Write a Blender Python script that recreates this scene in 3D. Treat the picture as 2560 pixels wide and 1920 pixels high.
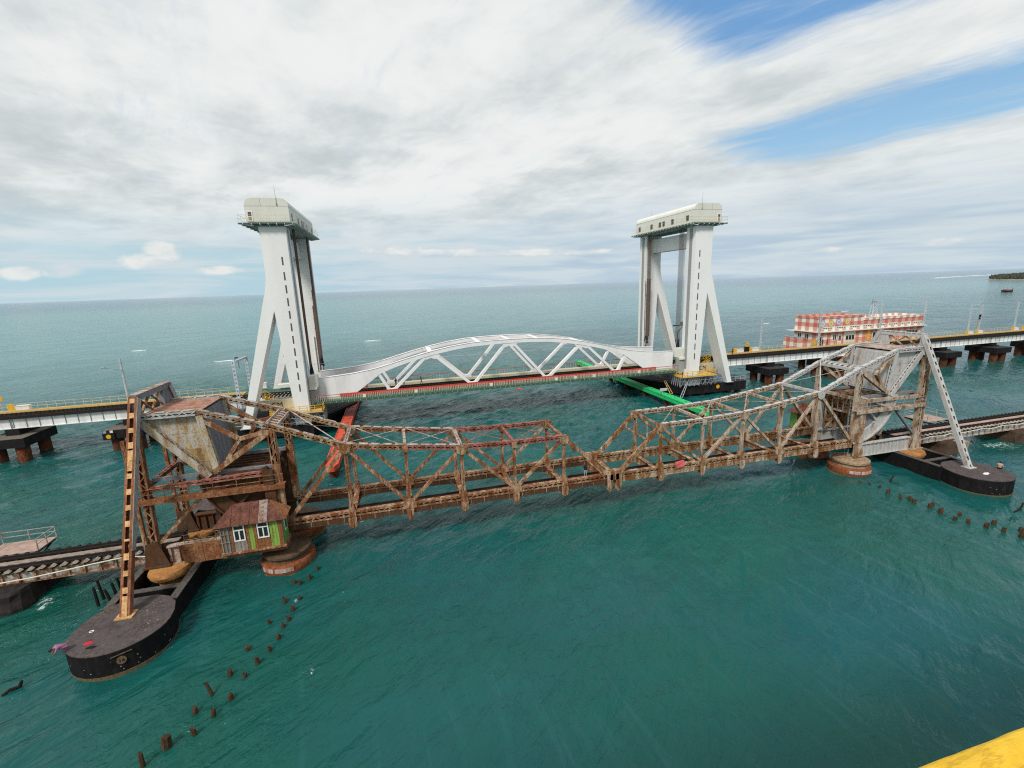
import bpy, bmesh, math, random
import numpy as np
from mathutils import Vector, Matrix, noise as mnoise
random.seed(7)
rng = np.random.default_rng(7)
scene = bpy.context.scene
for o in list(bpy.data.objects):
    bpy.data.objects.remove(o)
COL = scene.collection
R = math.radians

# ------------------------------------------------------------------ camera
CAM_H = 24.0
F = 1130.0                     # focal length in pixels of the 2560 px wide photograph
PITCH = math.atan(245.3 / F)
ROLL = R(1.97)
YAW = R(76.0)
cam = bpy.data.cameras.new('camera')
cam.sensor_width = 36.0
cam.lens = F / 2560 * 36.0
cam.clip_start = 0.05
cam.clip_end = 200000
camo = bpy.data.objects.new('camera', cam)
COL.objects.link(camo)
fw = Vector((math.cos(YAW) * math.cos(PITCH), math.sin(YAW) * math.cos(PITCH), -math.sin(PITCH)))
rt = Vector((math.sin(YAW), -math.cos(YAW), 0))
up = rt.cross(fw)
rt2 = rt * math.cos(ROLL) - up * math.sin(ROLL)
up2 = up * math.cos(ROLL) + rt * math.sin(ROLL)
m = Matrix((rt2, up2, -fw)).transposed().to_4x4()
m.translation = (0, 0, CAM_H)
camo.matrix_world = m
scene.camera = camo

# ------------------------------------------------------------------ view
scene.view_settings.view_transform = 'Standard'
scene.view_settings.look = 'None'
scene.view_settings.exposure = 0.28
scene.view_settings.gamma = 1.0
scene.view_settings.use_curve_mapping = False
scene.render.engine = 'CYCLES'
scene.cycles.max_bounces = 5
scene.cycles.diffuse_bounces = 3
scene.cycles.glossy_bounces = 3
scene.cycles.transparent_max_bounces = 6
scene.cycles.use_denoising = False
scene.cycles.filter_width = 1.15
scene.cycles.sample_clamp_indirect = 4
scene.cycles.sample_clamp_direct = 2.2

# ------------------------------------------------------------------ node helpers
class NT:
    def __init__(s, tree):
        s.t = tree
        s.n = tree.nodes
        s.l = tree.links
    def new(s, typ, **kw):
        nd = s.n.new(typ)
        for k, v in kw.items():
            setattr(nd, k, v)
        return nd
    def put(s, sock, v):
        if v is None:
            return
        if isinstance(v, bpy.types.NodeSocket):
            s.l.new(v, sock)
        elif isinstance(v, (tuple, list)):
            v = tuple(v)
            if len(sock.default_value) == 4 and len(v) == 3:
                v = v + (1,)
            sock.default_value = v
        else:
            sock.default_value = v
    def math(s, op, a, b=None, c=None, clamp=False):
        nd = s.new('ShaderNodeMath', operation=op, use_clamp=clamp)
        s.put(nd.inputs[0], a); s.put(nd.inputs[1], b); s.put(nd.inputs[2], c)
        return nd.outputs[0]
    def vmath(s, op, a, b=None):
        nd = s.new('ShaderNodeVectorMath', operation=op)
        s.put(nd.inputs[0], a)
        if b is not None:
            s.put(nd.inputs[1], b)
        return nd.outputs[0]
    def ss(s, x, e0, e1, t0=0.0, t1=1.0):
        nd = s.new('ShaderNodeMapRange', interpolation_type='SMOOTHSTEP', clamp=True)
        s.put(nd.inputs[0], x)
        for i, v in enumerate((e0, e1, t0, t1)):
            s.put(nd.inputs[i + 1], v)
        return nd.outputs[0]
    def lin(s, x, e0, e1, t0=0.0, t1=1.0):
        nd = s.new('ShaderNodeMapRange', clamp=True)
        s.put(nd.inputs[0], x)
        for i, v in enumerate((e0, e1, t0, t1)):
            s.put(nd.inputs[i + 1], v)
        return nd.outputs[0]
    def mix(s, f, a, b):
        nd = s.new('ShaderNodeMix', data_type='RGBA', clamp_factor=True)
        s.put(nd.inputs[0], f); s.put(nd.inputs[6], a); s.put(nd.inputs[7], b)
        return nd.outputs[2]
    def noise(s, vec, scale, detail=4, rough=0.55, dist=0.0, norm=True):
        nd = s.new('ShaderNodeTexNoise')
        s.put(nd.inputs['Vector'], vec)
        s.put(nd.inputs['Scale'], scale); s.put(nd.inputs['Detail'], detail)
        s.put(nd.inputs['Roughness'], rough); s.put(nd.inputs['Distortion'], dist)
        return nd.outputs[0]
    def xyz(s, x, y, z):
        nd = s.new('ShaderNodeCombineXYZ')
        s.put(nd.inputs[0], x); s.put(nd.inputs[1], y); s.put(nd.inputs[2], z)
        return nd.outputs[0]
    def sep(s, v):
        nd = s.new('ShaderNodeSeparateXYZ')
        s.put(nd.inputs[0], v)
        return nd.outputs

# ------------------------------------------------------------------ sun and sky
SUN_EL, SUN_AZ = R(48), Vector((-0.64, -0.77, 0)).normalized()
to_sun = Vector((SUN_AZ.x * math.cos(SUN_EL), SUN_AZ.y * math.cos(SUN_EL), math.sin(SUN_EL)))
sun = bpy.data.lights.new('sun', 'SUN')
sun.energy = 2.5
sun.angle = R(11)
sun.color = (1.0, 0.96, 0.9)
suno = bpy.data.objects.new('sun', sun)
COL.objects.link(suno)
suno.rotation_euler = to_sun.to_track_quat('Z', 'Y').to_euler()
suno.location = to_sun * 300

world = bpy.data.worlds.new('World')
scene.world = world
world.use_nodes = True
w = NT(world.node_tree)
w.n.clear()
bg = w.new('ShaderNodeBackground')
STR = 0.1
bg.inputs['Strength'].default_value = STR
wo = w.new('ShaderNodeOutputWorld')
w.l.new(bg.outputs[0], wo.inputs[0])
sky = w.new('ShaderNodeTexSky', sky_type='NISHITA')
sky.sun_disc = False
sky.sun_elevation = SUN_EL
sky.sun_rotation = math.atan2(SUN_AZ.x, SUN_AZ.y)
sky.air_density = 1.0
sky.dust_density = 0.6
sky.ozone_density = 1.2
d = w.new('ShaderNodeTexCoord').outputs['Generated']
dx, dy, dz = w.sep(d)
zc = w.math('ADD', w.math('MAXIMUM', dz, 0.0), 0.1)
u = w.math('DIVIDE', dx, zc)
v = w.math('DIVIDE', dy, zc)
nn = w.math('ADD', w.math('MULTIPLY', u, 0.9), w.math('MULTIPLY', v, 0.42))       # across the cloud streets
tt = w.math('SUBTRACT', w.math('MULTIPLY', u, 0.42), w.math('MULTIPLY', v, 0.9))  # along them
warp = w.noise(w.xyz(u, v, 3.7), 1.1, 3, 0.5)
nw = w.math('ADD', nn, w.math('MULTIPLY', w.math('SUBTRACT', warp, 0.5), 0.34))
streak = w.noise(w.xyz(w.math('MULTIPLY', nw, 2.3), w.math('MULTIPLY', tt, 0.75), 0.3), 1.5, 8, 0.60, 0.08)
fine = w.noise(w.xyz(w.math('MULTIPLY', nw, 5.5), w.math('MULTIPLY', tt, 1.15), 9.0), 1.8, 9, 0.66, 0.2)
broad = w.noise(w.xyz(w.math('MULTIPLY', nw, 1.0), w.math('MULTIPLY', tt, 0.6), 5.2), 1.5, 7, 0.58, 0.12)
def bump(c, wd):
    return w.ss(w.math('ABSOLUTE', w.math('SUBTRACT', nw, c)), 0.0, wd, 1.0, 0.0)
h1 = w.math('MULTIPLY', w.math('MULTIPLY', w.ss(nw, 0.95, 1.35), w.ss(nw, 1.98, 1.70)), w.ss(tt, -1.10, -0.80))
h2 = w.math('MULTIPLY', w.math('MULTIPLY', w.ss(nw, 2.30, 2.66), w.ss(nw, 3.32, 2.92)), w.ss(tt, -1.55, -1.0))
hole = w.math('ADD', h1, h2)
hole = w.math('ADD', hole, w.math('MULTIPLY', w.math('SUBTRACT', streak, 0.5), 0.85))
hole = w.math('ADD', hole, w.math('MULTIPLY', w.math('SUBTRACT', fine, 0.5), 1.25))
cloud = w.ss(hole, 0.04, 1.02, 1.0, 0.02)
# brightness of the cloud deck
soft = w.noise(w.xyz(nw, w.math('MULTIPLY', tt, 0.7), 2.4), 0.95, 4, 0.5, 0.1)
crisp = w.noise(w.xyz(nw, w.math('MULTIPLY', tt, 0.75), 6.1), 3.4, 9, 0.62, 0.15)
cb = w.math('ADD', w.math('MULTIPLY', soft, 0.62), w.math('MULTIPLY', broad, 0.62))
cb = w.math('ADD', cb, w.math('MULTIPLY', crisp, 0.55))
ccol = w.mix(w.ss(cb, 0.66, 1.02), (0.55, 0.605, 0.625), (0.85, 0.875, 0.865))
ccol = w.mix(w.ss(fine, 0.4, 0.8, 0.0, 0.25), ccol, (0.84, 0.86, 0.85))
blue = w.mix(w.ss(dz, 0.16, 0.42), (0.36, 0.645, 0.885), (0.16, 0.40, 0.765))
nis = w.vmath('MULTIPLY', sky.outputs[0], (STR, STR, STR))
blue = w.mix(0.3, blue, nis)
skyc = w.mix(cloud, blue, ccol)
# pale layered band towards the horizon
lay = w.noise(w.xyz(w.math('MULTIPLY', dx, 2.6), w.math('MULTIPLY', dy, 2.6), w.math('MULTIPLY', dz, 26.0)), 1.7, 6, 0.55, 0.4)
side = w.ss(w.math('SUBTRACT', dx, w.math('MULTIPLY', dz, 1.5)), -0.55, 0.45)
lowc = w.mix(w.ss(lay, 0.36, 0.66), w.mix(side, (0.45, 0.65, 0.735), (0.45, 0.58, 0.70)), (0.62, 0.71, 0.755))
skyc = w.mix(w.ss(dz, 0.035, w.math('ADD', 0.19, w.math('MULTIPLY', side, 0.05)), 1.0, 0.0), skyc, lowc)
# small cumulus heads just above the horizon
cum = w.noise(w.xyz(w.math('MULTIPLY', dx, 1.0), w.math('MULTIPLY', dy, 1.0), w.math('MULTIPLY', dz, 1.9)), 19.0, 8, 0.6, 0.2)
def spot(ax, az, rx, rz):
    a = w.math('DIVIDE', w.math('SUBTRACT', w.math('DIVIDE', dx, w.math('MAXIMUM', dy, 0.05)), ax), rx)
    b = w.math('DIVIDE', w.math('SUBTRACT', dz, az), rz)
    rr = w.math('SQRT', w.math('ADD', w.math('MULTIPLY', a, a), w.math('MULTIPLY', b, b)))
    return w.ss(rr, 0.0, 1.5, 1.0, 0.0)
sp = None
for ax, az, rx, rz in ((-0.625, 0.044, 0.045, 0.014), (-0.565, 0.046, 0.055, 0.016), (-0.405, 0.078, 0.040, 0.026), (-0.435, 0.060, 0.060, 0.016),
                       (-0.33, 0.046, 0.07, 0.010), (0.0, 0.079, 0.08, 0.014), (0.10, 0.074, 0.18, 0.008), (0.25, 0.069, 0.24, 0.008), (0.40, 0.065, 0.16, 0.007),
                       (1.13, 0.043, 0.06, 0.007), (1.54, 0.044, 0.11, 0.009), (2.6, 0.05, 0.3, 0.010), (-1.3, 0.05, 0.3, 0.014)):
    q = spot(ax, az, rx, rz)
    sp = q if sp is None else w.math('MAXIMUM', sp, q)
cm = w.ss(w.math('ADD', w.math('MULTIPLY', sp, 0.70), w.math('MULTIPLY', cum, 0.9)), 0.70, 1.06)
skyc = w.mix(w.math('MULTIPLY', cm, 0.8), skyc, w.mix(w.ss(cum, 0.38, 0.62), (0.66, 0.72, 0.75), (0.87, 0.86, 0.82)))
GAIN = 1.0 / (STR * 2 ** scene.view_settings.exposure)
skyc = w.vmath('MULTIPLY', skyc, (GAIN, GAIN, GAIN))
w.l.new(skyc, bg.inputs['Color'])

# ------------------------------------------------------------------ materials
MATS = {}
def new_mat(name):
    mt = bpy.data.materials.new(name)
    mt.use_nodes = True
    t = NT(mt.node_tree)
    t.n.clear()
    b = t.new('ShaderNodeBsdfPrincipled')
    o = t.new('ShaderNodeOutputMaterial')
    t.l.new(b.outputs[0], o.inputs[0])
    MATS[name] = mt
    return mt, t, b
def weather(name, base, dirt=None, rust=None, amount=0.4, scale=0.8, rough=0.7, streak=0.35, var=0.25, bump=0.25, metal=0.0, soft=0.12, fine=6.0, top=None, speck=0.0):
    """painted or bare surface with patches of a second colour (dirt) and of rust, stretched downwards"""
    mt, t, b = new_mat(name)
    p = t.new('ShaderNodeNewGeometry').outputs['Position']
    ps = t.vmath('MULTIPLY', p, (1, 1, streak))
    n1 = t.noise(ps, scale, 6, 0.62, 0.3)
    n2 = t.noise(p, scale * fine, 5, 0.65)
    n3 = t.noise(ps, scale * 2.7, 5, 0.6)
    col = base
    if dirt is not None:
        col = t.mix(t.ss(n3, 0.42, 0.66), base, dirt)
    if rust is not None:
        f = t.math('ADD', t.math('MULTIPLY', n1, 0.65), t.math('MULTIPLY', n2, 0.35))
        th = 0.72 - 0.45 * amount
        f = t.ss(f, th - soft, th + soft)
        r2 = tuple(c * 0.42 for c in rust)
        col = t.mix(f, col, t.mix(t.ss(n2, 0.36, 0.62), r2, rust))
    sh = t.math('ADD', 1.0 - var, t.math('MULTIPLY', n2, 2 * var))
    if speck:
        n4 = t.noise(p, 9.0, 3, 0.6)
        sh = t.math('MULTIPLY', sh, t.ss(n4, 0.52, 0.66, 1.0 + 0.15 * speck, 1.0 - speck))
    vm = t.new('ShaderNodeVectorMath', operation='SCALE')
    t.put(vm.inputs[0], col); t.l.new(sh, vm.inputs['Scale'])
    t.l.new(vm.outputs[0], b.inputs['Base Color'])
    b.inputs['Roughness'].default_value = rough
    b.inputs['Specular IOR Level'].default_value = 0.12 if rough > 0.69 else 0.35
    b.inputs['Metallic'].default_value = metal
    if bump:
        bp = t.new('ShaderNodeBump')
        bp.inputs['Strength'].default_value = bump
        bp.inputs['Distance'].default_value = 0.05
        t.l.new(n2, bp.inputs['Height'])
        t.l.new(bp.outputs[0], b.inputs['Normal'])
    return mt
RUST = (0.20, 0.075, 0.028)
weather('rust_brown', (0.46, 0.315, 0.205), (0.20, 0.095, 0.048), (0.24, 0.085, 0.032), 0.52, 1.7, 0.85, var=0.5, soft=0.08, speck=0.45)
weather('rust_dark', (0.085, 0.058, 0.04), (0.05, 0.033, 0.024), (0.13, 0.05, 0.02), 0.45, 1.5, 0.9, var=0.5, speck=0.45)
weather('rust_ochre', (0.44, 0.35, 0.23), (0.34, 0.20, 0.085), (0.21, 0.078, 0.023), 0.50, 1.5, 0.85, var=0.45, soft=0.08, speck=0.45)
weather('rust_deck', (0.30, 0.15, 0.075), (0.16, 0.07, 0.037), (0.24, 0.085, 0.035), 0.5, 1.8, 0.85, streak=1.0, var=0.45, soft=0.08, speck=0.45)
weather('plate_streaked', (0.40, 0.385, 0.36), (0.33, 0.23, 0.10), (0.20, 0.08, 0.025), 0.46, 1.5, 0.8, streak=0.16, soft=0.09, var=0.4, speck=0.45)
weather('cw_plate', (0.44, 0.405, 0.35), (0.41, 0.29, 0.13), (0.21, 0.085, 0.028), 0.36, 1.2, 0.8, streak=0.2, soft=0.10, var=0.35, speck=0.45)
weather('cw_ochre', (0.40, 0.32, 0.19), (0.40, 0.26, 0.10), (0.20, 0.08, 0.026), 0.42, 1.4, 0.8, streak=0.2, soft=0.10, var=0.4, speck=0.45)
weather('primer_red', (0.36, 0.15, 0.125), (0.25, 0.095, 0.08), (0.16, 0.065, 0.03), 0.45, 1.6, 0.8, var=0.45, soft=0.08, speck=0.45)
weather('lid_rust', (0.38, 0.24, 0.19), (0.30, 0.14, 0.09), (0.30, 0.12, 0.06), 0.4, 1.2, 0.85, streak=1.0, speck=0.3)
weather('pale_top', (0.48, 0.42, 0.38), (0.36, 0.27, 0.21), (0.22, 0.10, 0.05), 0.42, 1.2, 0.8, streak=1.0, speck=0.3)
weather('beige_steel', (0.47, 0.41, 0.34), (0.36, 0.265, 0.17), (0.24, 0.10, 0.035), 0.45, 1.6, 0.75, var=0.4, soft=0.09, speck=0.45)
weather('beige_rusty', (0.46, 0.37, 0.27), (0.34, 0.22, 0.12), (0.23, 0.09, 0.028), 0.52, 1.7, 0.8, var=0.45, soft=0.08, speck=0.45)
weather('grey_steel', (0.46, 0.455, 0.45), (0.40, 0.385, 0.36), (0.24, 0.13, 0.06), 0.27, 1.4, 0.7, var=0.3, soft=0.09)
weather('slate_steel', (0.205, 0.205, 0.22), (0.15, 0.15, 0.16), (0.16, 0.08, 0.05), 0.14, 0.9, 0.75)
weather('strut_red', (0.29, 0.125, 0.07), (0.20, 0.08, 0.045), (0.20, 0.07, 0.03), 0.45, 0.9, 0.8, speck=0.45)
weather('batten_ochre', (0.62, 0.39, 0.18), (0.52, 0.29, 0.12), (0.27, 0.10, 0.035), 0.32, 1.6, 0.8, speck=0.3)
weather('footing_orange', (0.46, 0.22, 0.075), (0.34, 0.16, 0.06), (0.22, 0.085, 0.03), 0.35, 1.0, 0.9, streak=1.0, bump=0.8)
weather('drum_rust', (0.24, 0.10, 0.055), (0.13, 0.05, 0.025), (0.30, 0.075, 0.02), 0.52, 1.6, 0.85, streak=0.5, bump=0.6, speck=0.45)
weather('drum_patch', (0.50, 0.44, 0.42), (0.40, 0.34, 0.34), (0.30, 0.09, 0.03), 0.42, 1.5, 0.8)
weather('drum_dark', (0.12, 0.085, 0.055), (0.07, 0.05, 0.035), (0.16, 0.07, 0.03), 0.35, 1.3, 0.9, streak=1.0, bump=0.6)
weather('drum_top', (0.34, 0.25, 0.16), (0.22, 0.15, 0.10), (0.24, 0.12, 0.05), 0.3, 1.1, 0.9, streak=1.0, bump=0.6)
weather('caisson_side', (0.008, 0.0075, 0.008), (0.015, 0.013, 0.013), (0.05, 0.045, 0.043), 0.12, 1.4, 0.75, bump=0.5)
weather('caisson_top', (0.085, 0.072, 0.075), (0.055, 0.046, 0.05), (0.13, 0.10, 0.08), 0.34, 0.55, 0.9, streak=1.0, bump=0.6, soft=0.2, fine=9)
weather('algae_band', (0.13, 0.105, 0.055), (0.09, 0.075, 0.04), None, 0, 3.0, 0.9, bump=0.8)
weather('dark_concrete', (0.022, 0.019, 0.018), (0.036, 0.030, 0.027), None, 0, 1.0, 0.9, bump=0.5)
weather('stone_pier', (0.075, 0.05, 0.036), (0.045, 0.032, 0.025), (0.10, 0.05, 0.03), 0.35, 1.2, 0.9, bump=1.0)
weather('pale_concrete', (0.40, 0.33, 0.22), (0.30, 0.23, 0.15), (0.2, 0.13, 0.08), 0.3, 1.2, 0.9, bump=0.6)
weather('beam_top', (0.10, 0.088, 0.08), (0.065, 0.055, 0.05), (0.14, 0.12, 0.10), 0.25, 1.5, 0.9, streak=1.0)
weather('black_rail', (0.020, 0.016, 0.015), (0.030, 0.021, 0.017), None, 0, 2.0, 0.7)
weather('sleeper_steel', (0.42, 0.38, 0.33), (0.30, 0.24, 0.18), (0.20, 0.09, 0.04), 0.3, 2.0, 0.8)
weather('plank_deck', (0.30, 0.25, 0.21), (0.22, 0.17, 0.14), (0.16, 0.10, 0.07), 0.3, 1.5, 0.9, streak=1.0)
weather('pink_deck', (0.42, 0.30, 0.25), (0.34, 0.24, 0.20), (0.24, 0.16, 0.12), 0.3, 0.7, 0.9, streak=1.0)
weather('pipe_white', (0.62, 0.60, 0.52), (0.52, 0.50, 0.42), None, 0, 2.0, 0.5)
weather('old_railing', (0.36, 0.35, 0.34), (0.27, 0.25, 0.23), (0.2, 0.1, 0.05), 0.3, 2.0, 0.7)
weather('girder_old', (0.46, 0.43, 0.40), (0.32, 0.24, 0.16), (0.25, 0.095, 0.03), 0.46, 1.5, 0.8, streak=0.4, var=0.4, soft=0.08, speck=0.45)
weather('hut_green', (0.25, 0.40, 0.08), (0.19, 0.31, 0.06), (0.18, 0.075, 0.03), 0.38, 2.4, 0.75, streak=0.15, soft=0.06)
weather('hut_green_clean', (0.13, 0.30, 0.07), (0.09, 0.22, 0.05), (0.16, 0.07, 0.03), 0.25, 1.3, 0.75)
weather('hut_rust', (0.24, 0.09, 0.038), (0.16, 0.062, 0.03), (0.27, 0.17, 0.05), 0.30, 1.4, 0.85, streak=0.15, speck=0.45)
weather('hut_grey_wood', (0.30, 0.26, 0.23), (0.20, 0.165, 0.14), (0.17, 0.09, 0.05), 0.3, 1.6, 0.9, streak=0.15, speck=0.45)
weather('roof_rust', (0.17, 0.068, 0.046), (0.11, 0.045, 0.032), (0.09, 0.036, 0.025), 0.42, 2.2, 0.8, streak=0.6, speck=0.45)
weather('roof_grey', (0.28, 0.245, 0.235), (0.20, 0.14, 0.12), (0.22, 0.09, 0.05), 0.38, 1.5, 0.8, speck=0.45)
weather('roof_orange', (0.38, 0.17, 0.075), (0.28, 0.12, 0.06), (0.18, 0.07, 0.04), 0.3, 1.4, 0.8, speck=0.45)
weather('white_frame', (0.78, 0.78, 0.74), (0.70, 0.69, 0.64), None, 0, 2.0, 0.5, var=0.08, bump=0.05)
weather('tower_white', (0.80, 0.793, 0.775), (0.76, 0.75, 0.73), (0.66, 0.64, 0.60), 0.12, 0.10, 0.55, streak=0.12, var=0.05, bump=0.03, soft=0.2, fine=3)
weather('truss_white', (0.80, 0.785, 0.785), (0.77, 0.75, 0.745), (0.56, 0.53, 0.50), 0.14, 0.3, 0.5, streak=0.2, var=0.06, bump=0.03, soft=0.2)
weather('house_cream', (0.66, 0.655, 0.575), (0.62, 0.61, 0.53), None, 0, 0.4, 0.5, var=0.05, bump=0.03)
weather('house_roof', (0.72, 0.715, 0.65), (0.67, 0.66, 0.60), None, 0, 0.4, 0.5, var=0.05, bump=0.03)
weather('girder_white', (0.78, 0.77, 0.75), (0.70, 0.69, 0.67), (0.35, 0.30, 0.25), 0.16, 0.5, 0.55, streak=0.15, var=0.06, bump=0.04, soft=0.2)
weather('seam_grey', (0.30, 0.31, 0.31), None, None, 0, 1, 0.6, bump=0)
weather('under_green', (0.30, 0.35, 0.33), (0.24, 0.29, 0.27), None, 0, 1.0, 0.7)
weather('window_dark', (0.045, 0.045, 0.04), None, None, 0, 1, 0.25, bump=0)
weather('slot_dark', (0.10, 0.09, 0.08), (0.07, 0.065, 0.06), None, 0, 3, 0.6, bump=0)
weather('door_amber', (0.42, 0.26, 0.10), (0.30, 0.22, 0.15), None, 0, 2, 0.4, bump=0)
weather('rope_brown', (0.16, 0.11, 0.085), (0.11, 0.075, 0.06), None, 0, 3, 0.7, streak=0.05)
weather('rope_grey', (0.34, 0.37, 0.40), None, None, 0, 3, 0.6, bump=0)
weather('bush_dark', (0.03, 0.025, 0.04), (0.02, 0.02, 0.03), None, 0, 3, 0.7)
weather('yellow_paint', (0.68, 0.40, 0.035), (0.58, 0.33, 0.03), (0.3, 0.18, 0.05), 0.16, 1.2, 0.55, bump=0.05)
weather('yellow_walk', (0.62, 0.42, 0.15), (0.56, 0.38, 0.15), None, 0, 1.0, 0.6, bump=0.05)
weather('rail_pale_yellow', (0.58, 0.50, 0.34), (0.54, 0.46, 0.31), None, 0, 2.0, 0.6, bump=0)
weather('red_rail', (0.52, 0.055, 0.035), (0.42, 0.045, 0.03), None, 0, 1.5, 0.55, bump=0)
weather('green_edge', (0.055, 0.12, 0.075), (0.04, 0.09, 0.055), None, 0, 1.5, 0.6)
weather('cream_edge', (0.55, 0.50, 0.36), (0.48, 0.43, 0.30), None, 0, 2.0, 0.6)
weather('cap_black', (0.012, 0.011, 0.012), (0.020, 0.018, 0.018), None, 0, 0.6, 0.7, bump=0.2)
weather('cap_brown', (0.16, 0.135, 0.11), (0.12, 0.10, 0.085), None, 0, 0.8, 0.9, streak=1)
weather('cap_top', (0.045, 0.042, 0.045), (0.032, 0.03, 0.032), (0.09, 0.085, 0.08), 0.2, 0.6, 0.85, streak=1)
weather('pile_rust', (0.085, 0.032, 0.020), (0.05, 0.020, 0.014), (0.26, 0.085, 0.03), 0.32, 0.9, 0.85)
weather('fender_red', (0.64, 0.09, 0.04), (0.52, 0.065, 0.03), (0.30, 0.045, 0.025), 0.30, 0.9, 0.6, streak=1, bump=0.1)
weather('fender_green', (0.02, 0.54, 0.16), (0.018, 0.44, 0.13), (0.03, 0.24, 0.09), 0.30, 0.9, 0.6, streak=1, bump=0.1)
weather('mast_grey', (0.46, 0.50, 0.53), (0.40, 0.43, 0.46), None, 0, 1.0, 0.5, bump=0)
weather('scaffold', (0.36, 0.38, 0.40), (0.28, 0.29, 0.30), None, 0, 2.0, 0.5, bump=0)
weather('tarp_blue', (0.12, 0.17, 0.22), (0.08, 0.11, 0.15), (0.2, 0.24, 0.28), 0.2, 1.2, 0.6)
weather('box_white', (0.72, 0.71, 0.66), (0.66, 0.65, 0.60), None, 0, 1.0, 0.5, bump=0)
weather('timber_wet', (0.060, 0.036, 0.021), (0.04, 0.025, 0.016), (0.15, 0.09, 0.05), 0.32, 3.0, 0.9, streak=0.25, bump=1.0)
weather('stake_black', (0.016, 0.013, 0.012), (0.028, 0.022, 0.018), None, 0, 4.0, 0.85)
weather('tarp_pink', (0.50, 0.10, 0.10), (0.42, 0.08, 0.08), None, 0, 4.0, 0.8)
weather('cloth_red', (0.50, 0.03, 0.045), None, None, 0, 4.0, 0.8)
weather('paper_white', (0.75, 0.70, 0.70), None, None, 0, 4.0, 0.8)
weather('black_plain', (0.012, 0.012, 0.012), None, None, 0, 4.0, 0.7, bump=0)
weather('sign_yellow', (0.70, 0.36, 0.02), (0.62, 0.31, 0.02), None, 0, 4.0, 0.5, bump=0)
weather('sign_faded', (0.20, 0.135, 0.065), (0.13, 0.09, 0.045), (0.06, 0.05, 0.04), 0.3, 4.0, 0.7, bump=0)
weather('island_sand', (0.30, 0.27, 0.21), (0.24, 0.21, 0.16), None, 0, 0.02, 0.9)
weather('leaf_far', (0.075, 0.085, 0.065), (0.10, 0.10, 0.075), None, 0, 0.05, 0.9)
weather('trunk', (0.10, 0.08, 0.06), None, None, 0, 1.0, 0.9)
weather('boat_hull', (0.05, 0.022, 0.03), (0.035, 0.016, 0.022), None, 0, 0.5, 0.6)
weather('boat_deck', (0.30, 0.15, 0.11), (0.24, 0.12, 0.09), None, 0, 0.5, 0.7)
weather('skin', (0.19, 0.10, 0.06), None, None, 0, 4, 0.6, bump=0)
weather('skin_pale', (0.42, 0.26, 0.19), None, None, 0, 4, 0.6, bump=0)
weather('hair', (0.012, 0.010, 0.010), None, None, 0, 4, 0.6, bump=0)
weather('cloth_mauve', (0.34, 0.15, 0.24), (0.29, 0.12, 0.20), None, 0, 4, 0.8)
weather('cloth_dark', (0.02, 0.02, 0.026), None, None, 0, 4, 0.8)
weather('cloth_grey', (0.30, 0.33, 0.40), None, None, 0, 4, 0.8)
weather('cloth_rust', (0.30, 0.07, 0.05), None, None, 0, 4, 0.8)
weather('cloth_orange', (0.62, 0.27, 0.03), None, None, 0, 4, 0.8)
weather('cloth_navy', (0.045, 0.04, 0.09), None, None, 0, 4, 0.8)
weather('lobe_grey', (0.42, 0.42, 0.45), None, None, 0, 4, 0.6)
weather('emblem_violet', (0.40, 0.30, 0.50), None, None, 0, 4, 0.6)
weather('emblem_amber', (0.62, 0.36, 0.05), None, None, 0, 4, 0.6)
weather('foam_white', (0.75, 0.80, 0.80), (0.60, 0.68, 0.68), None, 0, 2.0, 0.8)
mt, t, b = new_mat('parapet_yellow')
p = t.new('ShaderNodeNewGeometry').outputs['Position']
a1 = t.noise(t.vmath('MULTIPLY', p, (2.2, 16.0, 16.0)), 1.0, 7, 0.62, 1.2)
a2 = t.noise(p, 9.0, 6, 0.65)
a3 = t.noise(p, 60.0, 4, 0.6)
cc = t.mix(t.ss(a2, 0.35, 0.65), (0.66, 0.38, 0.006), (0.76, 0.48, 0.03))
cc = t.mix(t.ss(a1, 0.50, 0.57, 0.0, 0.7), cc, (0.50, 0.27, 0.006))
cc = t.mix(t.ss(a1, 0.575, 0.60, 0.0, 0.8), cc, (0.74, 0.46, 0.03))
cc = t.mix(t.ss(a3, 0.66, 0.74, 0.0, 0.55), cc, (0.42, 0.24, 0.03))
t.l.new(cc, b.inputs['Base Color'])
b.inputs['Roughness'].default_value = 0.6
bp = t.new('ShaderNodeBump'); bp.inputs['Strength'].default_value = 0.6; bp.inputs['Distance'].default_value = 0.01
t.l.new(t.math('ADD', a1, t.math('MULTIPLY', a3, 0.4)), bp.inputs['Height']); t.l.new(bp.outputs[0], b.inputs['Normal'])

mt, t, b = new_mat('glass_dark')
b.inputs['Base Color'].default_value = (0.02, 0.025, 0.025, 1)
b.inputs['Roughness'].default_value = 0.08
# gingham paint on the control building: two stripe directions whose crossings are deepest red
mt, t, b = new_mat('gingham')
p = t.new('ShaderNodeNewGeometry').outputs['Position']
px, py, pz = t.sep(p)
h = t.math('ADD', px, py)
ca = t.math('GREATER_THAN', t.math('FRACT', t.math('DIVIDE', t.math('ADD', h, 0.4), 2.3)), 0.5)
cbb = t.math('GREATER_THAN', t.math('FRACT', t.math('DIVIDE', t.math('ADD', pz, 0.35), 2.1)), 0.5)
sm = t.math('ADD', ca, cbb)
c1 = t.mix(t.math('GREATER_THAN', sm, 0.5), (0.78, 0.74, 0.66), (0.60, 0.30, 0.24))
c2 = t.mix(t.math('GREATER_THAN', sm, 1.5), c1, (0.52, 0.125, 0.09))
nz = t.noise(p, 1.3, 4)
t.l.new(t.mix(t.ss(nz, 0.4, 0.8, 0.0, 0.2), c2, (0.6, 0.5, 0.42)), b.inputs['Base Color'])
b.inputs['Roughness'].default_value = 0.7

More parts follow.
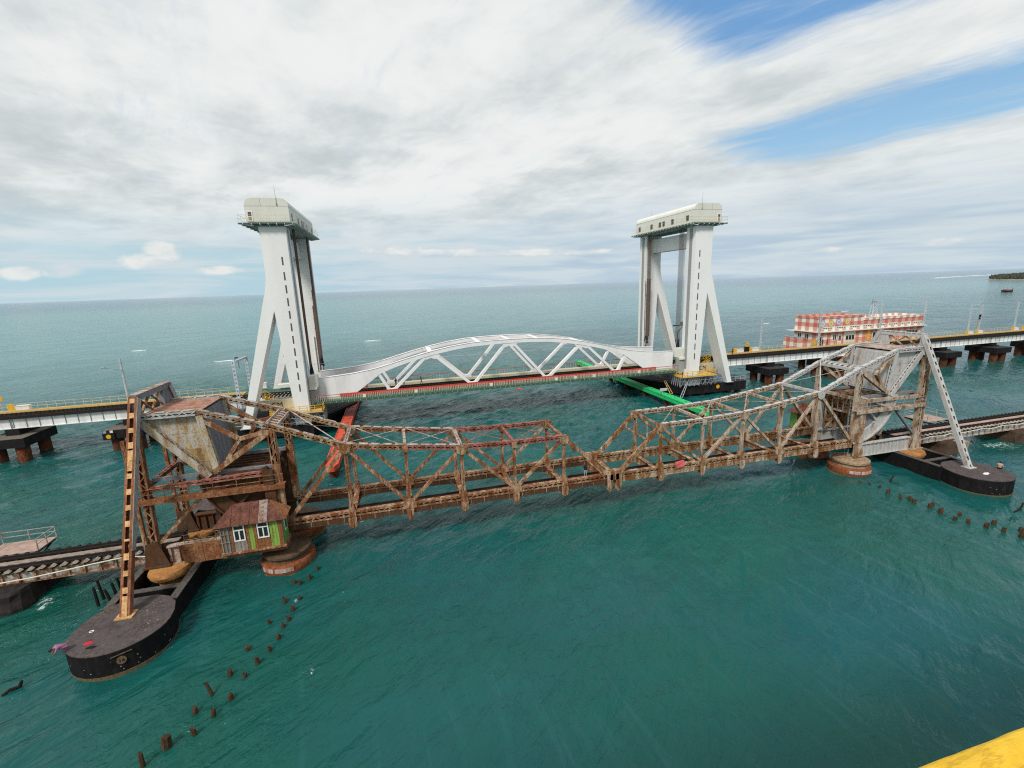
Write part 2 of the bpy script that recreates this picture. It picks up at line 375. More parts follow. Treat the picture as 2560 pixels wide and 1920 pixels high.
# ------------------------------------------------------------------ mesh helpers
def wloc(o):
    v = Vector((0, 0, 0))
    while o is not None:
        v += o.location
        o = o.parent
    return v
class MB:
    def __init__(s):
        s.v = []; s.f = []; s.mi = []; s.cur = 0
    def add(s, vs, fs):
        o = len(s.v)
        s.v += [tuple(a) for a in vs]
        s.f += [tuple(i + o for i in f) for f in fs]
        s.mi += [s.cur] * len(fs)
        return s
    def hexa(s, c):
        return s.add(c, [(0, 3, 2, 1), (4, 5, 6, 7), (0, 1, 5, 4), (1, 2, 6, 5), (2, 3, 7, 6), (3, 0, 4, 7)])
    def box(s, x0, x1, y0, y1, z0, z1):
        return s.hexa([(x0, y0, z0), (x1, y0, z0), (x1, y1, z0), (x0, y1, z0), (x0, y0, z1), (x1, y0, z1), (x1, y1, z1), (x0, y1, z1)])
    def beam(s, p, q, w, h, up=(0, 0, 1), off=0.0, offh=0.0):
        p = Vector(p); q = Vector(q)
        d = (q - p).normalized()
        U = Vector(up)
        S = d.cross(U)
        if S.length < 1e-4:
            S = d.cross(Vector((0, 1, 0)))
        S.normalize()
        U = S.cross(d).normalized()
        p = p + S * off + U * offh; q = q + S * off + U * offh
        c = []
        for e in (p, q):
            for a, bb in ((-1, -1), (1, -1), (1, 1), (-1, 1)):
                c.append(e + S * (a * w / 2) + U * (bb * h / 2))
        return s.hexa([tuple(x) for x in c])
    def tube(s, p, q, r, n=7, r2=None):
        p = Vector(p); q = Vector(q)
        d = (q - p).normalized()
        A = d.orthogonal().normalized(); B = d.cross(A)
        r2 = r if r2 is None else r2
        vs = []
        for e, rr in ((p, r), (q, r2)):
            for i in range(n):
                a = 2 * math.pi * i / n
                vs.append(tuple(e + A * (rr * math.cos(a)) + B * (rr * math.sin(a))))
        fs = [(i, (i + 1) % n, n + (i + 1) % n, n + i) for i in range(n)]
        fs += [tuple(range(n - 1, -1, -1)), tuple(range(n, 2 * n))]
        return s.add(vs, fs)
    def path(s, pts, r, n=6):
        for a, b2 in zip(pts, pts[1:]):
            s.tube(a, b2, r, n)
        return s
    def prism(s, poly, a0, a1, axis='y'):
        n = len(poly)
        def P(pt, a):
            return {'y': (pt[0], a, pt[1]), 'x': (a, pt[0], pt[1]), 'z': (pt[0], pt[1], a)}[axis]
        vs = [P(pt, a0) for pt in poly] + [P(pt, a1) for pt in poly]
        fs = [(i, (i + 1) % n, n + (i + 1) % n, n + i) for i in range(n)]
        fs += [tuple(range(n - 1, -1, -1)), tuple(range(n, 2 * n))]
        return s.add(vs, fs)
    def lathe(s, cx, cy, prof, n=40, wob=0.0):
        vs = []
        ph = random.random() * 9
        for r, z in prof:
            for i in range(n):
                a = 2 * math.pi * i / n
                k = 1 + wob * (mnoise.noise((math.cos(a) * 2 + ph, math.sin(a) * 2, z * 2)))
                vs.append((cx + r * k * math.cos(a), cy + r * k * math.sin(a), z))
        fs = []
        for j in range(len(prof) - 1):
            for i in range(n):
                fs.append((j * n + i, j * n + (i + 1) % n, (j + 1) * n + (i + 1) % n, (j + 1) * n + i))
        m = len(prof) - 1
        fs.append(tuple(range(n - 1, -1, -1)))
        fs.append(tuple(m * n + i for i in range(n)))
        return s.add(vs, fs)
    def laced(s, p, q, w, h, up=(0, 0, 1), t=0.05, pitch=None, bar=0.07, plate_top=False, cross=False):
        """two web plates w apart and h deep, tied by zigzag lacing on both open faces"""
        p = Vector(p); q = Vector(q)
        L = (q - p).length
        d = (q - p) / L
        U = Vector(up)
        S = d.cross(U)
        if S.length < 1e-4:
            S = d.cross(Vector((0, 1, 0)))
        S.normalize(); U = S.cross(d).normalized()
        for sg in (-1, 1):
            s.beam(p, q, t, h, up, off=sg * (w - t) / 2)
            for sg2 in (-1, 1):                                   # flange angles
                s.beam(p, q, 0.09, t * 0.8, up, off=sg * (w / 2 - 0.045 - t), offh=sg2 * (h / 2 - t * 0.6))
        pitch = pitch or w * 1.05
        n = max(2, int(round(L / pitch)))
        for sg in (-1, 1):
            if plate_top and sg == 1:
                s.beam(p, q, w + 0.06, 0.035, up, offh=h / 2 + 0.019)
                continue
            for i in range(n):
                a = p + d * (L * i / n) + U * (sg * h / 2)
                b2 = p + d * (L * (i + 1) / n) + U * (sg * h / 2)
                k = 1 if i % 2 else -1
                e = w / 2 - 0.05
                s.beam(a + S * (k * e), b2 - S * (k * e), bar, 0.025, U)
                if cross:
                    s.beam(a - S * (k * e) + U * 0.026 * sg, b2 + S * (k * e) + U * 0.026 * sg, bar, 0.025, U)
        return s
    def build(s, name, mat, parent=None, kind=None, label=None, smooth=False):
        me = bpy.data.meshes.new(name)
        off = wloc(parent) if parent is not None else Vector((0, 0, 0))
        me.from_pydata([(a[0] - off.x, a[1] - off.y, a[2] - off.z) for a in s.v], [], s.f)
        mats = mat if isinstance(mat, (list, tuple)) else [mat]
        for x in mats:
            me.materials.append(MATS[x])
        if len(mats) > 1:
            me.polygons.foreach_set('material_index', s.mi)
        bm = bmesh.new(); bm.from_mesh(me)
        bmesh.ops.recalc_face_normals(bm, faces=bm.faces)
        bm.to_mesh(me); bm.free()
        if smooth:
            me.shade_smooth()
            try:
                me.set_sharp_from_angle(angle=R(38))
            except Exception:
                pass
        o = bpy.data.objects.new(name, me)
        COL.objects.link(o)
        if parent is not None:
            o.parent = parent
        if kind:
            o['kind'] = kind
        if label:
            o['label'] = label
        return o
def tag(o, label, cat, group=None):
    o['label'] = label; o['category'] = cat
    if group:
        o['group'] = group
    return o
def thing(name, label, cat, loc, group=None):
    o = bpy.data.objects.new(name, None)
    o.empty_display_size = 0.3
    o.location = loc
    COL.objects.link(o)
    return tag(o, label, cat, group)
def copy_tree(o, parent=None):
    c = o.copy()
    COL.objects.link(c)
    c.parent = parent
    for ch in list(o.children):
        copy_tree(ch, c)
    return c
def clone(o, loc, label):
    c = copy_tree(o)
    c.location = loc
    c['label'] = label
    return c
ORD = ['first', 'second', 'third', 'fourth', 'fifth', 'sixth', 'seventh', 'eighth', 'ninth', 'tenth', 'eleventh', 'twelfth', 'thirteenth',
       'fourteenth', 'fifteenth', 'sixteenth', 'seventeenth', 'eighteenth', 'nineteenth', 'twentieth', 'twenty-first', 'twenty-second', 'twenty-third', 'twenty-fourth', 'twenty-fifth']
def text_mesh(txt, name, mat, size, origin, xdir, ydir, parent=None, depth=0.015):
    cu = bpy.data.curves.new(name, 'FONT')
    cu.body = txt; cu.size = size; cu.align_x = 'CENTER'; cu.align_y = 'CENTER'; cu.extrude = depth
    o = bpy.data.objects.new(name, cu)
    COL.objects.link(o)
    me = bpy.data.meshes.new_from_object(o.evaluated_get(bpy.context.evaluated_depsgraph_get()))
    bpy.data.objects.remove(o)
    X = Vector(xdir).normalized(); Y = Vector(ydir).normalized(); Z = X.cross(Y)
    M = Matrix((X, Y, Z)).transposed().to_4x4()
    M.translation = Vector(origin) - (wloc(parent) if parent else Vector((0, 0, 0)))
    me.transform(M)
    me.materials.clear(); me.materials.append(MATS[mat])
    r = bpy.data.objects.new(name, me)
    COL.objects.link(r)
    r.parent = parent
    return r
# ------------------------------------------------------------------ sea
def grade(lo, hi, step, far, gl=1.12):
    mid = list(np.arange(lo, hi + step, step))
    a = []; x = lo; s = step
    while x > -far:
        s *= gl; x -= s; a.append(x)
    b2 = []; x = mid[-1]; s = step
    while x < far:
        s *= gl; x += s; b2.append(x)
    return np.array(a[::-1] + mid + b2)
gx = grade(-58, 108, 0.40, 70000)
gy = grade(8, 125, 0.40, 70000)
XX, YY = np.meshgrid(gx, gy, indexing='ij')
ZZ = np.zeros_like(XX)
wd = math.atan2(0.78, -0.62)           # waves run towards this bearing, crests lie across it
for i in range(54):
    lam = 1.3 * (7.0 ** rng.random())
    th = wd + rng.normal(0, 0.55)
    amp = 0.0095 * lam ** 0.72 * (0.5 + rng.random())
    k = 2 * math.pi / lam
    ph = k * (XX * math.cos(th) + YY * math.sin(th)) + rng.random() * 6.28
    group = 0.6 + 0.4 * np.sin(XX * 0.05 * math.cos(th + 1) + YY * 0.06 * math.sin(th + 1) + rng.random() * 6)
    ZZ += amp * group * (1 - 2 * np.abs(np.sin(ph / 2)) ** 1.3 + 0.25)
fade = np.clip((XX + 95) / 37, 0, 1) * np.clip((150 - XX) / 42, 0, 1) * np.clip((175 - YY) / 50, 0, 1) * np.clip((YY + 5) / 12, 0, 1)
calm = 0.40 + 0.85 * np.clip((YY - 24) / 26, 0, 1)
ZZ *= fade * calm
foam = np.zeros_like(XX)
for fx, fy, rx, ry, st in ((-29.6, 41.0, 1.8, 2.2, 0.8), (66.5, 36.5, 4.6, 1.6, 1.0), (69, 40, 4.0, 2.2, 0.9), (80, 41, 5, 2.5, 0.9), (71, 46, 5, 1.5, 1.0),
                           (55.5, 43.5, 2.3, 0.8, 1.0), (-11.7, 24.9 + 4, 0.5, .5, 0.5), (-7.2, 27.4, 0.9, 0.8, 0.9), (-9.7, 35.0, 0.6, 0.5, 1.0), (82, 83, 6, 3, 0.7), (100, 84, 6, 3, 0.5),
                           (76, 79, 5, 2, 0.75), (-7.5, 60, 1.5, 3, 0.5), (5.2, 19.5, 0.4, 0.4, .6), (-20, 29.3, 3.6, 1.0, 0.45), (62, 30.2, 3.6, 0.9, 0.4), (-46, 82, 3, 3, 0.4), (54, 64, 3, 3, 0.5), (79, 52, 9, 1.0, .8), (-11.25, 40.4, 3.3, 3.2, .42), (53.15, 40.4, 3.2, 3.1, .42), (-20.3, 33.4, 4.1, 3.8, .36), (62.3, 33.4, 4.1, 3.8, .36), (-45.2, 83.5, 2.5, 1.6, .5), (-42.2, 83.5, 2.5, 1.6, .5), (81.2, 83.5, 2.6, 1.6, .5), (84.2, 83.5, 2.6, 1.6, .5), (-9.7, 58, 1.6, 2.2, .5), (50, 63, 1.6, 1.8, .5)):
    foam = np.maximum(foam, st * np.clip(1.25 - np.sqrt(((XX - fx) / rx) ** 2 + ((YY - fy) / ry) ** 2), 0, 1))
# foam collars at the feet of piles and piers
nx, ny = XX.shape
vs = np.stack([XX, YY, ZZ], -1).reshape(-1, 3)
ii, jj = np.meshgrid(np.arange(nx - 1), np.arange(ny - 1), indexing='ij')
a = (ii * ny + jj).ravel()
quads = np.stack([a, a + ny, a + ny + 1, a + 1], -1)
me = bpy.data.meshes.new('sea')
me.vertices.add(len(vs)); me.vertices.foreach_set('co', vs.ravel())
me.loops.add(quads.size); me.loops.foreach_set('vertex_index', quads.ravel().astype(np.int32))
me.polygons.add(len(quads)); me.polygons.foreach_set('loop_start', (np.arange(len(quads)) * 4).astype(np.int32))
me.polygons.foreach_set('loop_total', np.full(len(quads), 4, np.int32))
me.update(calc_edges=True)
me.polygons.foreach_set('use_smooth', np.ones(len(quads), bool))
at = me.attributes.new('foam', 'FLOAT', 'POINT')
at.data.foreach_set('value', foam.ravel().astype(np.float32))
sea = bpy.data.objects.new('sea', me)
COL.objects.link(sea)
sea['kind'] = 'structure'
mt, t, b = new_mat('sea_water')
p = t.new('ShaderNodeNewGeometry').outputs['Position']
px, py, pz = t.sep(p)
ca, sa = math.cos(wd), math.sin(wd)
along = t.math('ADD', t.math('MULTIPLY', px, ca), t.math('MULTIPLY', py, sa))
acr = t.math('SUBTRACT', t.math('MULTIPLY', py, ca), t.math('MULTIPLY', px, sa))
wv = t.xyz(along, t.math('MULTIPLY', acr, 0.34), 0.0)
big = t.noise(t.xyz(px, py, 0.0), 0.035, 4, 0.5, 0.4)
vbig = t.noise(t.xyz(t.math('MULTIPLY', px, 0.35), py, 4.0), 0.011, 4, 0.55, 0.3)
mid = t.noise(wv, 0.22, 5, 0.6, 0.6)
col = t.mix(t.ss(big, 0.38, 0.62), (0.0042, 0.078, 0.058), (0.0066, 0.076, 0.082))
col = t.mix(t.ss(vbig, 0.40, 0.65, 0.0, 0.8), col, (0.011, 0.115, 0.112))
col = t.mix(t.math('MULTIPLY', t.ss(mid, 0.42, 0.7, 0.0, 0.5), t.ss(py, 24.0, 48.0, 0.25, 1.0)), col, (0.0025, 0.042, 0.040))
# water colour beyond the bridges is paler and greener than in the channel
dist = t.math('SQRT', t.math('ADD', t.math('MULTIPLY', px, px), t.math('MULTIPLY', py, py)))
far_pale = t.math('MULTIPLY', t.ss(t.math('ADD', py, t.math('MULTIPLY', px, -0.25)), 95.0, 320.0), t.ss(dist, 2500.0, 900.0))
col = t.mix(t.math('MULTIPLY', far_pale, 0.75), col, (0.09, 0.245, 0.245))
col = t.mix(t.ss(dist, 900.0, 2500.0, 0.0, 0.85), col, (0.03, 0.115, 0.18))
# wind streaks of fine bubbles, lying across the channel
wx = t.xyz(t.math('ADD', px, t.math('MULTIPLY', py, 0.12)), t.math('MULTIPLY', py, 0.10), 0.0)
st1 = t.noise(wx, 0.95, 7, 0.62, 0.8)
stm = t.math('MULTIPLY', t.ss(st1, 0.50, 0.78), t.math('MAXIMUM', t.ss(t.noise(t.xyz(px, py, 7.0), 0.07, 3), 0.45, 0.65, 0.0, 0.7), t.ss(px, 10.0, 30.0)))
stm = t.math('MULTIPLY', stm, t.ss(py, 46.0, 26.0))
col = t.mix(t.math('MULTIPLY', stm, 0.55), col, (0.035, 0.135, 0.15))
# foam
fa = t.new('ShaderNodeAttribute', attribute_name='foam').outputs['Fac']
fn = t.noise(t.vmath('MULTIPLY', p, (1, 1, 1)), 1.5, 8, 0.7, 1.2)
fm = t.ss(t.math('ADD', t.math('MULTIPLY', fa, 0.36), fn), 0.80, 0.93)
fm = t.math('MULTIPLY', fm, t.math('GREATER_THAN', fa, 0.02))
col = t.mix(t.math('MULTIPLY', fm, 0.85), col, (0.62, 0.70, 0.70))
t.l.new(col, b.inputs['Base Color'])
b.inputs['IOR'].default_value = 1.33
t.l.new(t.mix(fm, (0.11, 0.11, 0.11), (0.7, 0.7, 0.7)), b.inputs['Roughness'])
w1 = t.noise(wv, 0.55, 3, 0.5, 0.5)
w2 = t.noise(t.vmath('MULTIPLY', wv, (1, 1.35, 1)), 1.7, 4, 0.58, 0.7)
w3 = t.noise(t.xyz(px, py, 1.0), 4.6, 4, 0.6, 0.4)
gust = t.ss(t.noise(t.xyz(px, py, 2.0), 0.05, 3), 0.35, 0.65, 0.35, 1.0)
chop = t.ss(t.math('ADD', t.math('SUBTRACT', py, t.math('MULTIPLY', px, 0.35)), t.math('MULTIPLY', t.noise(t.xyz(px, py, 5.0), 0.06, 3), 26.0)), 30.0, 66.0, 0.46, 1.0)
hgt = t.math('ADD', t.math('MULTIPLY', w1, t.math('MULTIPLY', chop, 0.95)), t.math('MULTIPLY', w2, t.math('MULTIPLY', t.math('MULTIPLY', gust, chop), 0.50)))
hgt = t.math('ADD', hgt, t.math('MULTIPLY', w3, t.math('MULTIPLY', t.math('MULTIPLY', gust, chop), 0.09)))
wl = t.noise(t.xyz(along, t.math('MULTIPLY', acr, 0.3), 3.0), 0.09, 4, 0.6, 0.4)
hgt = t.math('ADD', hgt, t.math('MULTIPLY', wl, t.ss(dist, 90.0, 400.0, 0.0, 4.0)))
bp = t.new('ShaderNodeBump')
bp.inputs['Strength'].default_value = 1.0
bp.inputs['Distance'].default_value = 1.0
t.l.new(hgt, bp.inputs['Height'])
t.l.new(bp.outputs[0], b.inputs['Normal'])
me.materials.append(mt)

# breaking crests far out
def whitecaps():
    mb = MB()
    for x, y, L, wdt in ((-119, 250, 6, 0.8), (-63, 190, 8, .8), (-12, 232, 8, .7),
                         (160, 150, 3, .4), (190, 200, 5, .5), (290, 240, 8, .7)):
        n = 9
        top = []; bot = []
        for i in range(n + 1):
            f = i / n
            ww = 0.3 * wdt * math.sin(math.pi * min(max(f, 0.04), 0.96)) * (0.7 + 0.6 * random.random())
            xx = x + (f - 0.5) * L; yy = y + (f - .5) * L * 0.12 + random.uniform(-.1, .1)
            bot.append((xx, yy - ww, 0.0)); top.append((xx, yy + ww * 0.2, 0.12 + 0.35 * ww * random.random()))
        vs2 = bot + top + [(q[0], q[1] + 0.5, -0.05) for q in top]
        fs = [(i, i + 1, n + 2 + i, n + 1 + i) for i in range(n)] + [(n + 1 + i, n + 2 + i, 2 * n + 3 + i, 2 * n + 2 + i) for i in range(n)]
        mb.add(vs2, fs)
    for x0, y0, x1, y1 in ((1817, 1191, 2148, 1321), (2148, 1321, 2512, 1431)):
        n = 26
        for i in range(n):
            f = (i + random.random() * .5) / n
            x = x0 + (x1 - x0) * f; y = y0 + (y1 - y0) * f
            mb.box(x - 9, x + 9, y - 4 - 9 * random.random(), y + 5, -0.1, 1.2 + random.random())
    mb.build('breaking_crests', 'foam_white', None, 'stuff')
whitecaps()

# ------------------------------------------------------------------ old rolling bascule bridge
JX = 20.95                      # where the two leaves meet
YN, YF, YC = 41.0, 46.4, 43.7   # near truss, far truss, centre line
NODES = [0.35, 5.55, 10.75, 15.95, 21.15, 26.35, 32.1]
TOPZ = [None, 8.85, 8.88, 9.10, 9.75, 10.5, 12.95]
LOWZ = 3.95
def leaf(s, M, label):
    X = lambda dd: JX + s * dd
    root = thing('bascule_leaf', label, 'bascule leaf', (X(32.1), YC, LOWZ), 'rolling lift leaves of the old bridge')
    def pt(dd, y, z):
        return (X(dd), y, z)
    for y, near in ((YN, True), (YF, False)):
        # bottom chord, panel by panel
        for i in range(6):
            mb = MB().laced(pt(NODES[i], y, LOWZ), pt(NODES[i + 1], y, LOWZ), 0.48, 0.42, (0, 1, 0), pitch=0.5, plate_top=False)
            mb.beam(pt(NODES[i], y, LOWZ + 0.30), pt(NODES[i + 1], y, LOWZ + 0.26), 0.46, 0.03)
            mb.build('bottom_chord', M['low'][i], root)
            x_a, x_b = min(X(NODES[i]), X(NODES[i + 1])) + 0.05, max(X(NODES[i]), X(NODES[i + 1])) - 0.05
            MB().box(x_a, x_b, y - 0.16, y - 0.12, 3.26, 3.70).box(x_a, x_b, y - 0.22, y - 0.02, 3.20, 3.258).box(x_a, x_b, y + 0.1, y + 0.14, 3.26, 3.70).build('chord_web', M['lowweb'], root)
            for q in range(4):
                xx = x_a + (q + 0.5) * (x_b - x_a) / 4
                MB().box(xx - 0.03, xx + 0.03, y - 0.2, y - 0.162, 3.26, 3.70).build('web_stiffener', M['low'][i], root)
        # top chord
        tp = [(NODES[i], TOPZ[i]) for i in range(1, 7)] + [(37.4, 14.75), (41.55, 14.75)]
        for i in range(len(tp) - 1):
            p, q = tp[i], tp[i + 1]
            mb = MB().laced(pt(p[0], y, p[1]), pt(q[0], y, q[1]), 0.42, 0.40, (0, 1, 0), pitch=0.45, cross=(i in (3, 4, 5)))
            mb.build('top_chord', M['top'][i], root)
            n = int((q[0] - p[0]) / 1.3) + 1
            for k in range(n):                      # cover plates with lightening gaps
                f0, f1 = k / n + 0.02, (k + 1) / n - 0.035
                a = Vector(pt(p[0] + (q[0] - p[0]) * f0, y, p[1] + (q[1] - p[1]) * f0 + 0.27)); b2 = Vector(pt(p[0] + (q[0] - p[0]) * f1, y, p[1] + (q[1] - p[1]) * f1 + 0.27))
                MB().beam(a, b2, 0.46, 0.03).build('cover_plate', M['topface'][i], root)
        # end post from the tip up to the hip
        mb = MB().laced(pt(0.55, y, LOWZ + 0.1), pt(5.55, y, 8.85), 0.42, 0.34, pitch=0.55)
        for k in range(9):
            f = (k + 0.5) / 9
            c = Vector(pt(0.55 + 5.0 * f, y, LOWZ + 0.1 + 4.8 * f))
            mb.beam(c - Vector((s * 0.14, 0, 0.134)), c + Vector((s * 0.14, 0, 0.134)), 0.40, 0.03, offh=0.20)
        mb.build('end_post', M['end'], root)
        # verticals
        for i in range(1, 6):
            big = i in (3, 5)
            MB().laced(pt(NODES[i], y, LOWZ + 0.2), pt(NODES[i], y, TOPZ[i] - 0.2), 0.28 if not big else 0.33, 0.24, (0, 1, 0), pitch=0.6, bar=0.06).build('vertical', M['vert'][i], root)
        MB().beam(pt(32.1, y, LOWZ), pt(32.1, y, 12.7), 0.62, 0.42, (0, 1, 0)).laced(pt(32.1, y - 0.24, 9.7), pt(32.1, y - 0.24, 12.4), 0.5, 0.06, (0, 1, 0), pitch=0.5).build('heel_post', M['heel'], root)
        # diagonals: they meet at the bottom under the second and fourth verticals
        for a, az, c, cz in ((1, 8.85, 2, LOWZ), (3, TOPZ[3], 2, LOWZ), (3, TOPZ[3], 4, LOWZ), (5, TOPZ[5], 4, LOWZ)):
            p = Vector(pt(NODES[a], y, az - 0.1)); q = Vector(pt(NODES[c], y, cz + 0.15))
            e = (q - p).normalized()
            MB().laced(p + e * 0.35, q - e * 0.3, 0.32, 0.26, pitch=0.36, bar=0.055).build('diagonal', M['diag'][a], root)
        p = Vector(pt(NODES[5], y, TOPZ[5] - 0.1)); q = Vector(pt(31.7, y, LOWZ + 0.2)); e = (q - p).normalized()
        MB().laced(p + e * 0.35, q - e * 0.2, 0.40, 0.32, pitch=0.42, bar=0.06).build('diagonal', M['heel'], root)
        # heel: braces, counterweight arms and the rolling segment
        for nm, p, q, w_, h_ in (('heel_brace', (32.3, 12.5), (36.9, 9.5), 0.46, 0.42), ('heel_brace', (32.3, 12.6), (34.6, 12.15), 0.34, 0.3), ('heel_brace', (34.6, 12.15), (37.1, 14.1), 0.34, 0.3),
                                 ('heel_brace', (34.6, 12.1), (35.7, 10.5), 0.34, 0.3), ('counterweight_arm', (37.2, 14.5), (36.6, 9.5), 0.42, 0.5), ('counterweight_arm', (41.5, 14.5), (37.2, 9.2), 0.44, 0.56)):
            MB().laced((X(p[0]), y, p[1]), (X(q[0]), y, q[1]), w_, h_, pitch=0.5, bar=0.09).build(nm, M['arm'] if nm != 'heel_brace' else M['brace'], root)
        mb = MB()
        n = 16
        for k in range(n):
            a0 = -math.pi / 2 + (k / n) * 1.52; a1 = -math.pi / 2 + ((k + 1) / n) * 1.52
            quad = [(X(32.1 + r * math.cos(a)), 9.65 + r * math.sin(a)) for r, a in ((4.75, a0), (6.0, a0), (6.0, a1), (4.75, a1))]
            mb.prism(quad, y - 0.1, y + 0.1, 'y')
            quad = [(X(32.1 + r * math.cos(a)), 9.65 + r * math.sin(a)) for r, a in ((5.9, a0), (6.06, a0), (6.06, a1), (5.9, a1))]
            mb.prism(quad, y - 0.32, y + 0.32, 'y')
        for ang in (-75, -45, -20):
            a = R(ang)
            mb.beam((X(32.1 + 0.8 * math.cos(a)), y, 9.65 + 0.8 * math.sin(a)), (X(32.1 + 4.85 * math.cos(a)), y, 9.65 + 4.85 * math.sin(a)), 0.3, 0.24)
        mb.build('rolling_segment', M['arc'], root)
        MB().prism([(X(31.9), 9.2), (X(35.6), 9.3), (X(37.4), 8.4), (X(36.0), 6.0), (X(33.0), 4.4), (X(31.9), 4.3)], y + 0.13, y + 0.2, 'y').build('segment_web', M['web'], root)
        # gussets
        for i in range(1, 6):
            wd2 = 0.58 if i in (1, 3, 5) else 0.3
            z = TOPZ[i]
            poly = [(X(NODES[i] - wd2), z + 0.22), (X(NODES[i] + wd2), z + 0.22), (X(NODES[i] + wd2 * 0.75), z - 0.45), (X(NODES[i]), z - 0.7 if wd2 > .5 else z - .4), (X(NODES[i] - wd2 * 0.75), z - 0.45)]
            for sg in (-1, 1):
                MB().prism(poly, y + sg * 0.262, y + sg * 0.292, 'y').build('gusset_plate', M['gus'][i], root)
            wd2 = 0.62 if i in (2, 4) else 0.32
            poly = [(X(NODES[i] - wd2), LOWZ + 0.25), (X(NODES[i] - 0.25), LOWZ + 0.75), (X(NODES[i] + 0.25), LOWZ + 0.75), (X(NODES[i] + wd2), LOWZ + 0.25), (X(NODES[i] + wd2), LOWZ - 0.25), (X(NODES[i] - wd2), LOWZ - 0.25)]
            for sg in (-1, 1):
                MB().prism(poly, y + sg * 0.262, y + sg * 0.292, 'y').build('gusset_plate', M['low'][min(i, 5)], root)
    # cross girders with rounded tongues hanging below the chords
    for i in range(0, 6):
        dd = NODES[i] + (0.15 if i == 0 else 0)
        x = X(dd)
        g = MB().box(x - 0.13, x + 0.13, YN + 0.2, YF - 0.2, 2.95, LOWZ - 0.25).box(x - 0.26, x + 0.26, YN + 0.32, YF - 0.32, LOWZ - 0.25, LOWZ - 0.21).box(x - 0.24, x + 0.24, YN + 0.32, YF - 0.32, 2.92, 2.96).build('cross_girder', M['under'][i], root)
        for y, sg in ((YN, -1), (YF, 1)):
            wt = 0.36
            if i == 0:
                poly = [(x - wt, LOWZ + 0.35), (x + wt, LOWZ + 0.35), (x + wt * 0.9, 3.0), (x + 0.16, 2.35), (x - 0.16, 2.35), (x - wt * 0.9, 3.0)]
            elif i in (2, 4):
                poly = [(x - wt, LOWZ - 0.25), (x + wt, LOWZ - 0.25), (x + wt * 0.85, 3.1), (x + 0.2, 2.6), (x - 0.2, 2.6), (x - wt * 0.85, 3.1)]
            else:
                poly = [(x - wt, LOWZ - 0.25), (x + wt, LOWZ - 0.25)] + [(x + wt * math.cos(a), 3.0 + 0.36 * math.sin(a)) for a in np.linspace(0, -math.pi, 9)]
            mb = MB().prism(poly, y + sg * 0.36, y + sg * 0.40, 'y').box(x - 0.05, x + 0.05, min(y + sg * 0.40, y + sg * 0.48), max(y + sg * 0.40, y + sg * 0.48), 2.68, LOWZ - 0.3)
            inner = [(a[0], a[1]) for a in poly]
            mb.prism(inner, y - sg * 0.1, y - sg * 0.06, 'y')
            mb.box(x - 0.04, x + 0.04, min(y - sg * .06, y + sg * .36), max(y - sg * .06, y + sg * .36), 2.75, LOWZ - 0.26)
            mb.build('hanger_tongue', M['tong'][i], root)
            for k in (-1, 1):                                  # curved knee straps up to the chord
                pts = []
                for q in range(7):
                    a = q / 6 * math.pi / 2
                    pts.append((x + k * (wt + 1.35 * math.sin(a)), y + sg * 0.1, 2.95 + (LOWZ - 0.3 - 2.95) * (1 - math.cos(a)) ** 0.8))
                if i > 0:
                    MB().path(pts, 0.03, 5).build('knee_strap', M['under'][i], root)
    # stringers and the narrow dark track
    for y in (41.95, 43.2):
        mb = MB()
        mb.box(min(X(0.4), X(32)), max(X(0.4), X(32)), y - 0.09, y + 0.09, 2.98, 3.30)
        mb.build('stringer', 'black_rail', root)
    mb = MB()
    for k in range(52):
        dd = 0.6 + k * 0.61
        mb.box(X(dd) - 0.12, X(dd) + 0.12, 41.6, 43.55, 3.302, 3.42)
    mb.build('track_sleepers', 'black_rail', root, 'stuff')
    MB().box(min(X(0.4), X(32)), max(X(0.4), X(32)), 41.7, 43.5, 3.425, 3.47).build('walk_plank', 'black_rail', root)
    for y in (41.95, 43.2):
        MB().box(min(X(0.4), X(32)), max(X(0.4), X(32)), y - 0.05, y + 0.05, 3.472, 3.60).build('rail', 'black_rail', root)
    # top struts and X laterals
    for i in range(2, 6):
        z = TOPZ[i]
        mb = MB()
        if i in (3, 5):
            mb.laced((X(NODES[i]), YN + 0.3, z + 0.05), (X(NODES[i]), YF - 0.3, z + 0.05), 0.34, 0.30, pitch=0.7)
        else:
            mb.beam((X(NODES[i]), YN + 0.3, z + 0.05), (X(NODES[i]), YF - 0.3, z + 0.05), 0.26, 0.30)
        mb.build('top_strut', M['strut'][i], root)
    mb = MB()
    for k in (-0.4, 0.4):
        mb.beam((X(32.1 + k), YN + 0.3, 12.95 + k * 0.36), (X(32.1 + k), YF - 0.3, 12.95 + k * 0.36), 0.10, 0.34)
    for q in range(7):
        y = YN + 0.6 + q * (YF - YN - 1.2) / 6
        mb.beam((X(31.7), y, 12.98 - 0.14), (X(32.5), y, 12.98 + 0.14), 0.26, 0.05)
    mb.build('top_strut', M['strut'][5], root)
    for i in range(1, 6):
        p0, p1 = (NODES[i], TOPZ[i]), (NODES[i + 1], TOPZ[i + 1])
        for sg in (0, 1):
            ya, yb = (YN + .25, YF - .25) if sg == 0 else (YF - .25, YN + .25)
            MB().beam((X(p0[0] + 0.3), ya, p0[1] + 0.20 + sg * 0.03), (X(p1[0] - 0.3), yb, p1[1] + 0.20 + sg * 0.03), 0.11, 0.025).build('lateral_brace', M['lat'][i], root)
    # portal at the hip
    mb = MB()
    for y0, y1 in ((YN + .3, YC), (YF - .3, YC)):
        mb.tube((X(5.5), y0, 8.3), (X(4.3), y1, 7.0), 0.05, 5).tube((X(4.1), y0, 6.9), (X(5.5), y1, 8.6), 0.05, 5)
